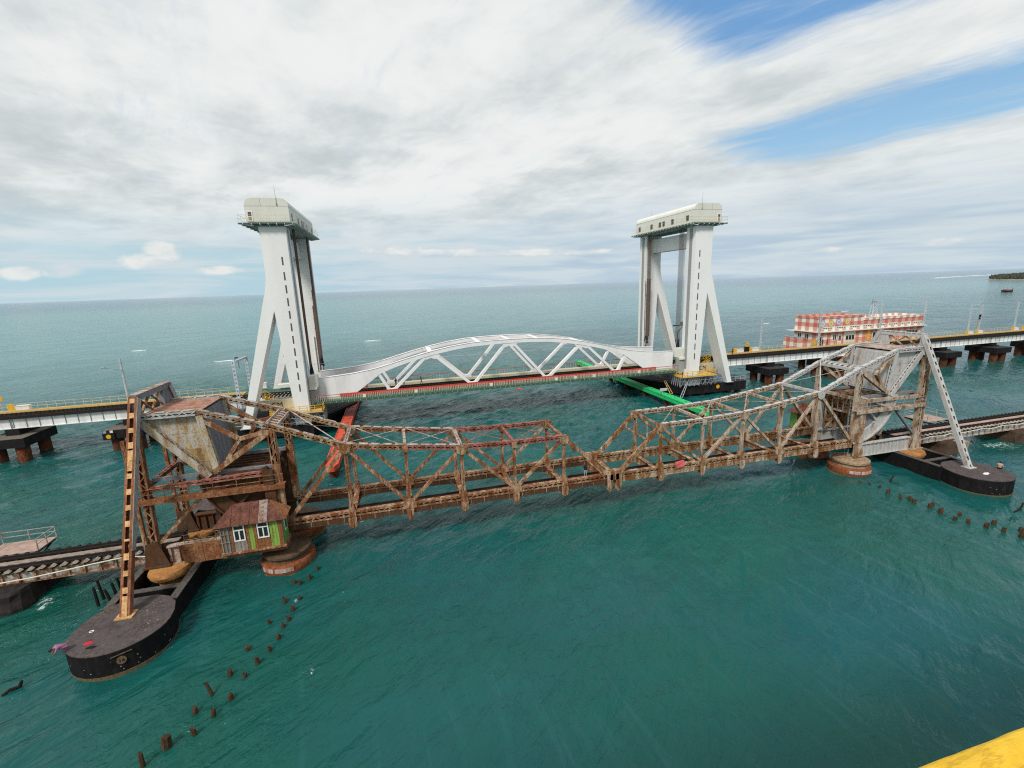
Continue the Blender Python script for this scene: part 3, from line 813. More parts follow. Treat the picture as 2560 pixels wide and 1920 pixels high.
    mb.beam((X(5.55), YN + .3, 8.85), (X(5.55), YF - .3, 8.85), 0.16, 0.2).beam((X(4.2), YN + .3, 7.25), (X(4.2), YF - .3, 7.25), 0.12, 0.14)
    mb.build('portal_brace', M['end'], root)
    # counterweight
    body = [(37.25, 14.58), (41.35, 14.58), (37.3, 9.35), (36.75, 9.6)]
    MB().prism([(X(a), z) for a, z in body], YN + 0.42, YF - 0.42, 'y').build('counterweight_core', M['cwcore'], root)
    zs = [14.5, 13.0, 11.6, 10.4, 9.5]
    fx = lambda z: 36.72 + (z - 9.4) / 5.2 * 0.5
    bx_ = lambda z: 37.35 + (z - 9.35) / 5.23 * 3.95
    for y0, y1 in ((YN + 0.30, YN + 0.40), (YF - 0.40, YF - 0.30)):
        for k in range(4):
            za, zb = zs[k] - 0.012, zs[k + 1] + 0.012
            MB().prism([(X(fx(za) + .3), za), (X(bx_(za) - .1), za), (X(bx_(zb) - .1), zb), (X(fx(zb) + .3), zb)], y0, y1, 'y').build('counterweight_plate', M['cw'][k], root)
    for k in range(3):
        y0 = YN + 0.45 + k * (YF - YN - 0.9) / 3
        for j in range(2):
            za, zb = (14.4, 12.2) if j == 0 else (12.15, 9.8)
            xa, xb = fx(za) - 0.02, fx(zb) - 0.02
            MB().hexa([(X(xb), y0 + .02, zb), (X(xb + .08), y0 + .02, zb), (X(xb + .08), y0 + 1.5, zb), (X(xb), y0 + 1.5, zb), (X(xa), y0 + .02, za), (X(xa + .08), y0 + .02, za), (X(xa + .08), y0 + 1.5, za), (X(xa), y0 + 1.5, za)]).build('counterweight_plate', M['cwfront'], root)
    for k in range(4):
        y0 = YN + 0.3 + k * (YF - YN - 0.6) / 4
        tilt = random.uniform(-0.03, 0.05)
        MB().hexa([(X(37.2), y0, 14.78), (X(41.4), y0, 14.78), (X(41.4), y0 + 1.19, 14.78), (X(37.2), y0 + 1.19, 14.78), (X(37.2), y0, 14.84), (X(41.4), y0, 14.85 + tilt), (X(41.4), y0 + 1.19, 14.86 + tilt), (X(37.2), y0 + 1.19, 14.84)]).build('lid_plate', M['lid'], root)
    # locking gear where the leaves meet
    for y in (YN, YF):
        mb = MB()
        mb.box(min(X(0.06), X(1.1)), max(X(0.06), X(1.1)), y - 0.34, y + 0.34, LOWZ + 0.32, LOWZ + 0.62)
        mb.box(min(X(0.06), X(0.5)), max(X(0.06), X(0.5)), y - 0.4, y + 0.4, LOWZ - 0.35, LOWZ + 0.31)
        mb.build('lock_casting', M['end2'], root)
    return root
rb, ro, pr, pt_, bs, br, gs, sl = 'rust_brown', 'rust_ochre', 'primer_red', 'pale_top', 'beige_steel', 'beige_rusty', 'grey_steel', 'slate_steel'
ML = dict(lowweb='rust_dark', low=[rb, rb, rb, rb, rb, rb], top=[pr, pr, pr, rb, ro, 'plate_streaked', 'grey_steel'], topface=[pr, pr, pt_, pt_, pt_, pt_, pt_], end=br, end2=br, vert=[rb] * 7, heel=rb, diag=[rb, br, rb, rb, rb, rb, rb],
          arm='cw_plate', brace=rb, arc='rust_dark', gus=[rb, br, rb, ro, rb, ro, rb], under=[rb] * 7, tong=[br, rb, rb, rb, rb, rb], strut=[rb, rb, pr, pt_, pt_, pt_], lat=[pr, pr, pr, pt_, pt_, pt_],
          web='rust_dark', cwcore=sl, cw=['cw_plate', 'cw_plate', 'cw_ochre', 'cw_ochre'], cwfront=sl, lid='lid_rust')
MR = dict(lowweb=br, low=[br, br, br, br, br, br], top=[bs, bs, bs, bs, gs, gs, gs], topface=[gs, gs, gs, gs, gs, gs, gs], end=br, end2=br, vert=[br, br, bs, bs, bs, bs, bs], heel=bs, diag=[br, br, bs, bs, bs, bs, bs],
          arm=gs, brace=bs, arc=gs, gus=[br, br, bs, bs, bs, gs, gs], under=[br] * 7, tong=[br, br, bs, bs, bs, bs], strut=[br, br, bs, bs, bs, gs], lat=[br, br, bs, bs, bs, gs],
          web='slate_steel', cwcore=gs, cw=[gs, gs, gs, gs], cwfront=gs, lid='pale_top')
leaf(-1, ML, 'rust brown bascule leaf of the old truss bridge, left half with its streaked counterweight')
leaf(1, MR, 'pale beige and grey bascule leaf of the old truss bridge, right half with white counterweight')
# ------------------------------------------------------------------ fixed towers that carry the leaves
def tower_frame(s, M, label):
    X = lambda dd: JX + s * dd
    root = thing('bascule_tower', label, 'bridge tower', (X(41.5), YC, 1.8), 'fixed towers of the old bridge')
    xa = X(41.5)
    for sg, ya, yf in ((-1, 41.1, 34.4), (1, 46.3, 53.0)):
        p = Vector((xa, ya, 16.4)); q = Vector((xa, yf, 1.82))
        d = (q - p).normalized()
        # splayed strut: two channels tied by batten plates on the side that faces outwards
        side = Vector((1, 0, 0)); U = side.cross(d).normalized()
        L = (q - p).length
        mb = MB()
        for k in (-1, 1):
            mb.beam(p, q, 0.05, 0.42, U, off=0, offh=0) if False else None
        legw, legd = 0.60, 0.42
        mb.beam(p + side * legw / 2, q + side * legw / 2, 0.05, legd, U)
        mb.beam(p - side * legw / 2, q - side * legw / 2, 0.05, legd, U)
        for k in (-1, 1):
            for e in (-1, 1):
                mb.beam(p + side * (k * (legw / 2 - 0.08)) + U * (e * legd / 2), q + side * (k * (legw / 2 - 0.08)) + U * (e * legd / 2), 0.03, 0.18, side)
        strut = mb.build('splayed_strut', M['strut'], root)
        # outer channel face keeps its grey coat
        if s < 0:
            MB().beam(p + side * (legw / 2 + 0.045) + d * 0.1, q + side * (legw / 2 + 0.045) - d * 4.4, 0.03, legd + 0.1, U).build('side_plate', 'old_railing', root)
        n = 14 if s < 0 else 17
        for k in range(n):
            a = 0.35 + k * (L - 0.9) / (n - 1)
            if s < 0:
                hl = random.choice([0.19, 0.21, 0.24]) if k not in (4, n - 1) else 0.78
                if k == 9 and sg < 0:
                    hl = 0.08
            else:
                hl = 0.27
            c = p + d * a
            for e in (-1, 1):
                MB().beam(c - d * hl + U * (e * (legd / 2 + 0.03)), c + d * hl + U * (e * (legd / 2 + 0.03)), 0.03, legw - 0.26 if s < 0 else legw - 0.3, side).build('batten_plate', M['batten'], root)
            if s > 0 and k < n - 1:
                pass
        MB().box(q.x - 0.55, q.x + 0.55, q.y - 0.45, q.y + 0.45, 1.80, 1.88).build('base_plate', M['batten'], root)
        # upright back leg
        y = 40.75 if sg < 0 else 46.65
        x0 = X(42.0)
        mb = MB()
        mb.laced((X(41.75), y, 14.3), (X(42.1), y, 2.1), 0.55, 0.50, (0, 1, 0), pitch=0.6, bar=0.09)
        mb.build('back_leg', M['leg'], root)
        mb = MB().laced((X(42.75), y, 13.0), (X(42.75), y, 2.6), 0.28, 0.26, (0, 1, 0), pitch=0.5, bar=0.05)
        mb.build('inner_leg', M['leg'], root)
        mb = MB()
        for k in range(9):
            z = 3.2 + k * 1.15
            mb.beam((X(42.2), y, z), (X(42.75), y, z + (0.5 if k % 2 else -0.5)), 0.08, 0.08)
        mb.build('leg_lacing', M['leg'], root)
        MB().prism([(X(41.2), 2.0), (X(43.0), 2.0), (X(42.7), 4.0), (X(41.8), 4.2)], y - 0.28, y - 0.22, 'y').prism([(X(41.2), 2.0), (X(43.0), 2.0), (X(42.7), 4.0), (X(41.8), 4.2)], y + 0.22, y + 0.28, 'y').box(min(X(41.1), X(43.1)), max(X(41.1), X(43.1)), y - .5, y + .5, 1.86, 1.99).build('leg_shoe', M['shoe'], root)
        # front column under the heel
        mb = MB()
        mb.box(X(32.75) - 0.42, X(32.75) + 0.42, y - 0.30, y - 0.24, 1.95, 9.2).box(X(32.75) - 0.42, X(32.75) + 0.42, y + 0.06, y + 0.12, 1.95, 9.2)
        mb.box(X(32.75) - 0.42, X(32.75) - 0.37, y - 0.24, y + 0.06, 1.95, 9.2).box(X(32.75) + 0.37, X(32.75) + 0.42, y - 0.24, y + 0.06, 1.95, 9.2)
        mb.build('front_column', M['col'], root)
        mb = MB()
        for k in range(11):
            z = 2.6 + k * 0.6
            mb.beam((X(32.75) - 0.34, y - 0.33, z), (X(32.75) + 0.34, y - 0.33, z + 0.55 * (1 if k % 2 else -1) * 0.9), 0.02, 0.09, (0, 1, 0)) if False else mb.box(X(32.75) - 0.40, X(32.75) + 0.40, y - 0.335, y - 0.302, z - 0.05, z + 0.05)
        mb.build('column_strap', M['shoe'], root)
        MB().prism([(X(32.75) - 0.7, 1.9), (X(32.75) + 0.7, 1.9), (X(32.75) + 0.45, 3.2), (X(32.75) - 0.45, 3.2)], y - 0.36, y - 0.31, 'y').build('column_foot', M['shoe'], root)
        # runway girder under the rolling segment
        mb = MB()
        yg = y + (0.12 if sg < 0 else -0.12)
        x0, x1 = min(X(33.3), X(41.3)), max(X(33.3), X(41.3))
        mb.box(x0, x1, yg - 0.05, yg + 0.05, 1.9, 3.40)
        mb.box(x0, x1, yg - 0.28, yg + 0.28, 3.402, 3.5).box(x0, x1, yg - 0.24, yg + 0.24, 1.82, 1.898)
        mb.build('runway_girder', M['gird'] if (sg < 0 or s > 0) else 'rust_dark', root)
        for k in range(13):
            xx = x0 + 0.25 + k * (x1 - x0 - 0.5) / 12
            MB().box(xx - 0.03, xx + 0.03, yg - 0.2, yg - 0.052, 1.9, 3.4).build('stiffener', (M['gird'] if s > 0 else 'rust_brown') if (sg < 0 or s > 0) else 'rust_dark', root)
        # walkway beam, operating strut, knee brace
        yb = y - 0.42 if sg < 0 else y + 0.42
        if sg < 0:
            mb = MB()
            xa0, xb0 = min(X(31.5), X(42.6)), max(X(31.5), X(42.6))
            mb.box(xa0, xb0, yb - 0.05, yb + 0.03, 7.52, 7.86).box(xa0, xb0, yb - 0.02, yb + 0.62, 7.862, 7.92)
            mb.build('walkway', M['walk'], root)
            rail = MB()
            rail.tube((X(31.5), yb, 8.85), (X(42.4), yb, 8.85), 0.028, 5).tube((X(31.5), yb, 8.4), (X(42.4), yb, 8.4), 0.022, 5)
            rail.build('walkway_handrail', M['rail'], root)
            for k in range(7):
                xx = X(31.6 + k * 1.78)
                MB().tube((xx, yb, 7.9), (xx, yb, 8.87), 0.028, 5).build('railing_post', M['rail'], root)
        mb = MB().box(min(X(32.4), X(41.6)), max(X(32.4), X(41.6)), y + (0.5 if sg < 0 else -0.75), y + (0.75 if sg < 0 else -0.5), 9.12, 9.44)
        mb.build('operating_strut', 'slate_steel', root)
        mb = MB().laced((X(33.2), y, 9.0), (X(41.6), y, 8.7), 0.4, 0.34, (0, 1, 0), pitch=0.6) if s < 0 else MB().beam((X(33.2), y, 9.0), (X(41.6), y, 8.8), 0.34, 0.4)
        mb.build('tie_beam', M['tie'], root)
        MB().laced((X(38.2), y - .05 * sg, 7.4), (X(41.7), y - .05 * sg, 3.9), 0.30, 0.26, pitch=0.5).build('knee_brace', M['knee'], root)
    # portal between the apexes
    mb = MB()
    mb.beam((xa, 40.9, 16.35), (xa, 46.5, 16.35), 0.5, 0.46).build('portal_beam', M['portal'], root)
    for k in range(9):
        y = 41.2 + k * 0.62
        MB().box(xa - 0.33, xa + 0.33, y, y + 0.42, 16.582, 16.62).build('portal_cover', M['pcover'], root)
    MB().laced((xa, 41.0, 14.55), (xa, 46.4, 14.55), 0.34, 0.3, pitch=0.5).build('portal_beam', M['portal'], root)
    for y0, y1 in ((40.95, 41.35), (45.1, 46.45)):
        n = 1 if y1 - y0 < 0.6 else 4
        for k in range(n):
            wv_ = (y1 - y0) / n
            MB().box(xa - 0.2, xa + 0.2, y0 + k * wv_ + 0.012, y0 + (k + 1) * wv_ - 0.012, 14.72, 16.11).build('portal_plate', M['portal'], root)
    for y0, y1 in ((41.4, 43.2), (43.2, 45.0)):
        MB().beam((xa, y0, 14.75), (xa, y1, 16.1), 0.16, 0.16).build('portal_diagonal', M['pdiag'], root)
        MB().beam((xa + .18, y0, 16.1), (xa + .18, y1, 14.75), 0.12, 0.12).build('portal_diagonal', M['pdiag'], root)
    for y in (41.1, 46.3):
        MB().beam((xa, y, 16.1), (xa, y - (0.35 if y < 43 else -0.35), 14.0), 0.5, 0.42, (1, 0, 0)).build('portal_post', M['portal'], root)
        MB().beam((X(41.9), 40.75 if y < 43 else 46.65, 14.2), (xa, y, 14.6), 0.3, 0.3).build('portal_post', M['portal'], root)
    # cross beam and machinery between the front columns
    MB().laced((X(33.0), 41.1, 9.0), (X(33.0), 46.3, 9.0), 0.4, 0.34, pitch=0.5).build('cross_beam', M['tie'], root)
    MB().laced((X(41.9), 41.1, 8.9), (X(41.9), 46.3, 8.9), 0.4, 0.34, pitch=0.5).build('cross_beam', M['tie'], root)
    mb = MB()
    mb.box(min(X(33.6), X(36.2)), max(X(33.6), X(36.2)), 42.2, 45.4, 6.7, 6.85)
    for k in range(5):
        mb.beam((X(33.6), 42.3 + k * .75, 6.8), (X(33.6), 42.3 + k * .75, 9.0), 0.1, 0.1)
    mb.build('machinery_floor', M['tie'], root)
    mb = MB()
    for xx, yy, r in ((34.6, 43.1, 0.75), (35.3, 44.4, 0.6), (34.2, 45.0, 0.45)):
        mb.tube((X(xx), yy - 0.12, 7.7), (X(xx), yy + 0.12, 7.7), r, 18)
    mb.tube((X(34.4), 42.4, 7.7), (X(34.4), 45.4, 7.7), 0.13, 8)
    mb.build('gear_wheel', M['gear'], root)
    for k in range(4):                                   # thin hand rails on the machinery floor
        MB().tube((X(33.4), 45.5, 7.0 + k * 0.5), (X(37.4), 45.5, 7.0 + k * 0.5), 0.022, 5).build('inner_rail', M['rail'], root)
    # dense bracing and machinery sheets behind the walkway
    dk = 'rust_dark' if s < 0 else 'beige_rusty'
    for k, (da, za, db, zb_) in enumerate(((33.4, 4.0, 36.6, 8.9), (36.6, 4.2, 33.6, 8.9), (33.4, 6.6, 37.6, 6.6), (37.4, 4.0, 37.4, 8.9), (34.9, 3.6, 34.9, 6.6), (33.2, 5.2, 35.6, 5.2))):
        for y in (41.7, 45.7):
            MB().laced((X(da), y, za), (X(db), y, zb_), 0.30, 0.26, (0, 1, 0), pitch=0.5).build('machinery_brace', dk, root)
    for k in range(5):
        MB().box(min(X(33.3 + k * .8), X(34.07 + k * .8)), max(X(33.3 + k * .8), X(34.07 + k * .8)), 45.95, 46.02, 4.0, 8.6).build('sheet_panel', dk, root)
    for k in range(6):
        MB().beam((X(33.4), 42.0 + k * 0.7, 8.95), (X(38.0), 42.0 + k * 0.7, 8.95), 0.16, 0.22).build('floor_joist', dk, root)
    MB().box(min(X(33.4), X(36.0)), max(X(33.4), X(36.0)), 41.9, 42.0, 7.1, 8.2).build('machinery_guard', dk, root)
    # ladder on the front column
    mb = MB()
    yl = 40.75
    mb.tube((X(31.95), yl + .4, 2.0), (X(31.95), yl + .4, 9.0), 0.03, 5).tube((X(31.95), yl + 0.85, 2.0), (X(31.95), yl + 0.85, 9.0), 0.03, 5)
    for k in range(18):
        mb.tube((X(31.95), yl + .4, 2.3 + k * .37), (X(31.95), yl + .85, 2.3 + k * .37), 0.02, 4)
    mb.build('ladder', M['rail'], root)
    return root
tower_frame(-1, dict(strut='strut_red', batten='batten_ochre', leg='rust_brown', shoe='rust_dark', col='rust_dark', gird='girder_old', walk='rust_deck', rail='rust_brown', tie='primer_red', knee='rust_brown',
                     portal='slate_steel', pcover='pale_top', pdiag='rust_ochre', gear='rust_dark'), 'rusty fixed tower with ochre battened leg standing on the left black caisson')
tower_frame(1, dict(strut='grey_steel', batten='grey_steel', leg='beige_steel', shoe='beige_steel', col='beige_steel', gird='grey_steel', walk='beige_steel', rail='old_railing', tie='beige_steel', knee='slate_steel',
                    portal='grey_steel', pcover='grey_steel', pdiag='beige_steel', gear='beige_rusty'), 'pale grey fixed tower with slotted leg standing on the right black caisson')

# ------------------------------------------------------------------ piers of the old bridge
def caisson(cx, label):
    root = thing('caisson', label, 'caisson', (cx, 33.4, 0), 'black oval caissons of the old bridge')
    ring = []
    for i in range(17):
        a = math.pi + math.pi * i / 16
        ring.append((cx + 2.95 * math.cos(a), 33.3 + 2.75 * math.sin(a)))
    ring += [(cx + 2.85, 34.2), (cx + 2.5, 35.2), (cx + 1.75, 36.0), (cx + 0.8, 36.45), (cx - 0.8, 36.45), (cx - 1.75, 36.0), (cx - 2.5, 35.2), (cx - 2.85, 34.2)]
    MB().prism(ring, -1.5, 1.74, 'z').build('caisson_wall', 'caisson_side', root)
    sc = lambda k: [((x - cx) * k + cx, (y - 33.4) * k + 33.4) for x, y in ring]
    MB().prism(sc(1.006), 1.745, 1.80, 'z').build('caisson_deck', 'caisson_top', root)
    MB().prism(sc(1.012), -1.0, 0.16, 'z').build('waterline_band', 'algae_band', root)
    for dx in (-2.15, 2.15):
        MB().box(cx + dx - 0.28, cx + dx + 0.28, 35.3, 52.0, -0.9, 1.70).build('fender_arm', 'caisson_side', root)
        MB().box(cx + dx - 0.29, cx + dx + 0.29, 35.7, 52.0, 1.702, 1.755).build('arm_top', 'beam_top', root)
    for y in (37.5, 49.5):
        MB().box(cx - 1.86, cx + 1.86, y - 0.25, y + 0.25, 0.4, 1.66).build('cross_arm', 'caisson_side', root)
        MB().box(cx - 1.86, cx + 1.86, y - 0.26, y + 0.26, 1.662, 1.72).build('arm_top', 'beam_top', root)
    ring2 = [(x, 2 * YC - y) for x, y in ring]
    MB().prism(ring2, -1.5, 1.74, 'z').build('caisson_wall', 'caisson_side', root)
    MB().prism(ring2, 1.745, 1.80, 'z').build('caisson_deck', 'caisson_top', root)
    for dx, y in ((0, 40.6), (0, 46.8)):
        MB().lathe(cx - 0.0, y, [(0.9, -1), (1.0, 0.9), (1.5, 1.15), (1.62, 1.5), (1.5, 1.82)], 26, 0.06).build('footing', 'footing_orange', root, smooth=True)
    return root
cl = caisson(-20.3, 'black oval caisson at left with rust dusted deck and a red cloth lying on it')
cr_ = caisson(62.3, 'black oval caisson at right under the pale slotted leg')
# faded round number mark on the left caisson
mk = MB(); a0 = math.radians(-68)
nx_, ny_ = math.cos(a0), math.sin(a0)
pc = Vector((-20.3 + 2.95 * nx_, 33.3 + 2.75 * ny_, 1.02)); nv = Vector((nx_ / 2.95, ny_ / 2.75, 0)).normalized()
MB().tube(pc - nv * 0.05, pc + nv * 0.05, 0.26, 20).build('number_disc', 'sign_faded', cl)
text_mesh('16', 'number', 'black_plain', 0.34, pc + nv * 0.052, Vector((0, 0, 1)).cross(nv), (0, 0, 1), cl)
MB().beam(pc + Vector((0, 0, 0.42)) - Vector((0, 0, 1)).cross(nv) * 0.5 + nv * .03, pc + Vector((0, 0, 0.50)) + Vector((0, 0, 1)).cross(nv) * 0.6 + nv * .03, 0.02, 0.06).build('paint_smear', 'sign_faded', cl)
# pale spots of worn paint and droppings
def specks(parent, pts, mat, sz=0.1):
    mb = MB()
    for x, y, z, nxx, nyy in pts:
        q = sz * random.uniform(0.5, 1.5)
        if nxx == 0 and nyy == 0:
            mb.box(x - q, x + q, y - q * .6, y + q * .6, z, z + 0.006)
        else:
            n = Vector((nxx, nyy, 0)).normalized(); s_ = n.cross(Vector((0, 0, 1)))
            c = Vector((x, y, z)) + n * 0.012
            mb.beam(c - s_ * q, c + s_ * q, 0.012, q * 1.4)
    return mb.build('paint_specks', mat, parent, 'stuff')
pts = []
for cx in (-20.3, 62.3):
    pts = []
    for k in range(14):
        a = random.uniform(math.pi * 1.25, math.pi * 1.95)
        pts.append((cx + 2.95 * math.cos(a), 33.3 + 2.75 * math.sin(a), random.uniform(0.3, 1.5) if k % 3 else 0.35, math.cos(a) / 2.95, math.sin(a) / 2.75))
    for k in range(30):
        aa = random.uniform(-0.6, 1.2); rr = random.uniform(1.4, 2.7)
        pts.append((cx + rr * math.cos(aa), 33.4 + rr * math.sin(aa) * .9, 1.803, 0, 0))
    specks(cl if cx < 0 else cr_, pts, 'old_railing', 0.028)

def drum(cx, cy, label):
    root = thing('round_pier', label, 'pier', (cx, cy, 0), 'round piers under the main posts')
    MB().lathe(cx, cy, [(2.35, -1.5), (2.38, -0.1), (2.3, 0.12)], 44, 0.05).build('algae_foot', 'algae_band', root, smooth=True)
    MB().lathe(cx, cy, [(2.18, 0.10), (2.24, 0.3), (2.24, 0.85), (2.12, 1.0), (2.0, 1.02)], 44, 0.02).build('iron_skirt', 'drum_rust', root, smooth=True)
    MB().lathe(cx, cy, [(1.85, 1.0), (1.8, 1.2), (1.92, 1.42), (2.02, 1.5), (2.02, 1.72), (1.7, 1.80)], 44, 0.02).build('pier_head', 'drum_top' if cx > 0 else 'drum_dark', root, smooth=True)
    for a0, a1 in ((-2.45, -1.95), (-1.88, -1.2)):
        n = 8
        quad_b, quad_t = [], []
        mb = MB()
        for i in range(n):
            b0 = a0 + (a1 - a0) * i / n; b1 = a0 + (a1 - a0) * (i + 1) / n
            mb.hexa([(cx + r * math.cos(a), cy + r * math.sin(a), z) for z in (0.42 + 0.04 * random.random(), 0.82) for r, a in ((2.23, b0), (2.275, b0), (2.275, b1), (2.23, b1))])
        mb.build('pale_panel', 'drum_patch', root)
    return root
drum(JX - 32.2, 40.95, 'squat round rusty pier with pale panels below the green hut')
drum(JX + 32.2, 40.95, 'squat round pier with orange rusted skirt under the pale right post')
drum(JX - 32.2, 46.6, 'round rusty pier under the far side of the left tower')
drum(JX + 32.2, 46.6, 'round rusty pier under the far side of the right tower')

# ------------------------------------------------------------------ approach spans of the old line
def old_approach(x0, x1, zr, M, label, pipe, ribs):
    root = thing('old_approach_span', label, 'bridge span', ((x0 + x1) / 2, 43.3, 2.0), 'old approach spans')
    for y in (41.95, 44.6):
        MB().box(x0, x1, y - 0.03, y + 0.03, zr - 1.30, zr - 0.40).build('plate_girder', M['gird'], root)
        MB().box(x0, x1, y - 0.16, y + 0.16, zr - 0.398, zr - 0.34).box(x0, x1, y - 0.16, y + 0.16, zr - 1.36, zr - 1.302).build('girder_flange', M['flange'], root)
    k = 0; x = x0 + 0.3
    proto = MB().box(x - 0.07, x + 0.07, 41.80, 41.918, zr - 1.30, zr - 0.40).build('stiffener', M['flange'], root)
    while x < x1 - ribs:
        x += ribs
        c = proto.copy(); COL.objects.link(c); c.location.x = x - x0 - 0.3
    proto = None; x = x0 + 0.2; base = None
    while x < x1 - 0.2:
        if base is None:
            base = MB().box(x - 0.12, x + 0.12, 41.55, 44.95, zr - 0.335, zr - 0.17)
            base.cur = 1
            base = base.prism([(x - 0.20, zr - 0.165), (x + 0.20, zr - 0.165), (x + 0.03, zr - 0.02), (x - 0.03, zr - 0.02)], 41.45, 41.85, 'y').build('sleeper', ['black_rail', M['sleeper']], root)
            bx0 = x
        else:
            c = base.copy(); COL.objects.link(c); c.location.x = x - bx0
        x += 0.76
    for y in (42.3, 44.05):
        MB().box(x0, x1, y - 0.30, y + 0.30, zr - 0.165, zr - 0.05).box(x0, x1, y - 0.05, y + 0.05, zr - 0.048, zr + 0.10).build('rail', 'black_rail', root)
    MB().box(x0, x1, 42.85, 43.4, zr - 0.16, zr - 0.09).build('centre_planks', M['plank'], root)
    mb = MB()
    x = x0
    while x < x1:
        mb.box(x, x + 0.35, 42.62, 42.74, zr - .16, zr - 0.03); x += 0.76
    mb.build('plank_clips', M['plank'], root, 'stuff')
    MB().path(pipe, 0.055, 7).build('service_pipe', 'pipe_white', root, smooth=True)
    return root
zl = 2.95
pp = [(-42, 41.55, zl - 1.1), (-36, 41.55, zl - 1.0), (-33.5, 41.55, zl - 0.98), (-30.5, 41.55, zl - 0.86), (-28.5, 41.5, zl - 0.66), (-26.2, 41.5, zl - 0.44), (-24.5, 41.5, zl - 0.30), (-23.6, 41.5, zl - 0.25), (-22.4, 41.5, zl - 0.5), (-20.6, 41.5, zl - 0.62)]
old_approach(-52, -20.4, zl, dict(gird='girder_old', flange='rust_brown', sleeper='sleeper_steel', plank='plank_deck'), 'rust streaked plate girder span of the old line running off to the left', pp, 1.12)
zr_ = 3.05
pq = [(62.8, 41.5, zr_ - 0.55)]
for k in range(30):
    x = 63.5 + k * 1.2
    pq.append((x, 41.5, zr_ - 0.42 - 0.10 * math.sin(x * 1.3) - 0.05 * math.sin(x * 3.1) - (0.18 if x < 67 else 0)))
old_approach(62.6, 136, zr_, dict(gird='grey_steel', flange='beige_steel', sleeper='sleeper_steel', plank='pink_deck'), 'pale grey plate girder span of the old line running off to the right', pq, 1.15)
def rock_pier(x, y, w_, d_, h_, mat, label, name='masonry_pier'):
    mb = MB()
    n = 14
    for j in range(1):
        prof = []
    ring = lambda k: [(x + w_ * k * math.copysign(abs(math.cos(a)) ** 0.5, math.cos(a)), y + d_ * k * math.copysign(abs(math.sin(a)) ** 0.5, math.sin(a))) for a in np.linspace(0, 2 * math.pi, n, endpoint=False)]
    rows = []
    for k, z in ((1.12, -1.2), (1.08, 0.2), (1.0, 0.8), (0.98, h_ - 0.25), (0.92, h_)):
        rows += [(px_ + random.uniform(-.07, .07), py_ + random.uniform(-.07, .07), z) for px_, py_ in ring(k)]
    fs = [(j * n + i, j * n + (i + 1) % n, (j + 1) * n + (i + 1) % n, (j + 1) * n + i) for j in range(4) for i in range(n)] + [tuple(4 * n + i for i in range(n))]
    mb.add(rows, fs)
    return tag(mb.build(name, mat), label, 'pier', 'masonry piers of the old line')
rock_pier(-32.2, 43.3, 1.7, 3.0, 1.58, 'dark_concrete', 'dark wet masonry pier under the old approach span at the left edge')
rock_pier(-44.0, 43.3, 1.7, 3.0, 1.58, 'stone_pier', 'dark masonry pier of the old line farthest to the left')
rock_pier(70.6, 43.3, 1.3, 2.6, 1.68, 'stone_pier', 'dark masonry pier behind the slotted grey leg')
rock_pier(84.6, 43.3, 1.7, 3.0, 1.68, 'stone_pier', 'dark wet masonry pier of the old line at the right edge')
for k, x in enumerate((97.5, 110, 122)):
    rock_pier(x, 43.3, 1.7, 3.0, 1.68, 'stone_pier', 'dark masonry pier of the old line, %s beyond the right edge pier' % ORD[k])
tag(MB().hexa([(71.2, 40.3, 0.3), (72.6, 40.5, 0.3), (72.4, 41.4, 0.3), (71.0, 41.3, 0.3), (71.1, 40.25, 1.75), (72.7, 40.45, 1.7), (72.5, 41.4, 1.72), (71.0, 41.35, 1.7)]).build('concrete_block', 'pale_concrete'), 'pale yellowish concrete block beside the old girder right of the slotted leg', 'concrete block')

# refuge platforms beside the old track
def refuge(x, y0, w_, dp, z, label, front):
    root = thing('refuge_platform', label, 'platform', (x, y0, z), 'refuge platforms beside the old track')
    n = 5
    for k in range(n):
        MB().box(x - w_ / 2, x + w_ / 2, y0 + k * dp / n + 0.01, y0 + (k + 1) * dp / n - 0.01, z - 0.09, z).build('floor_plank', 'pink_deck', root)
    mb = MB()
    for dx in (-w_ / 2 + 0.2, w_ / 2 - 0.2):
        mb.box(x + dx - 0.07, x + dx + 0.07, y0 - 0.4, y0 + dp, z - 0.3, z - 0.095)
        mb.beam((x + dx, y0 + dp * 0.8, z - 0.3), (x + dx, y0 - 0.3, z - 1.0), 0.1, 0.1)
    mb.build('platform_bracket', 'black_rail', root)
    cs = [(x - w_ / 2, y0 + 0.1), (x - w_ / 2, y0 + dp), (x, y0 + dp), (x + w_ / 2, y0 + dp), (x + w_ / 2, y0 + dp * .5), (x + w_ / 2, y0 + 0.1)]
    for px_, py_ in cs:
        MB().box(px_ - 0.035, px_ + 0.035, py_ - 0.035, py_ + 0.035, z, z + 1.0).build('railing_post', 'old_railing', root)
    for h_ in (1.02, 0.55):
        mb = MB()
        for a_, b_ in zip(cs, cs[1:]):
            mb.beam((a_[0], a_[1], z + h_), (b_[0], b_[1], z + h_), 0.06, 0.05)
        mb.build('railing_bar', 'old_railing', root)
refuge(-34.1, 45.0, 4.0, 2.4, 2.75, 'small railed refuge platform beside the old track at the left edge', True)
refuge(74.2, 45.3, 4.0, 3.2, 3.05, 'small railed refuge platform with pinkish floor behind the slotted leg', True)

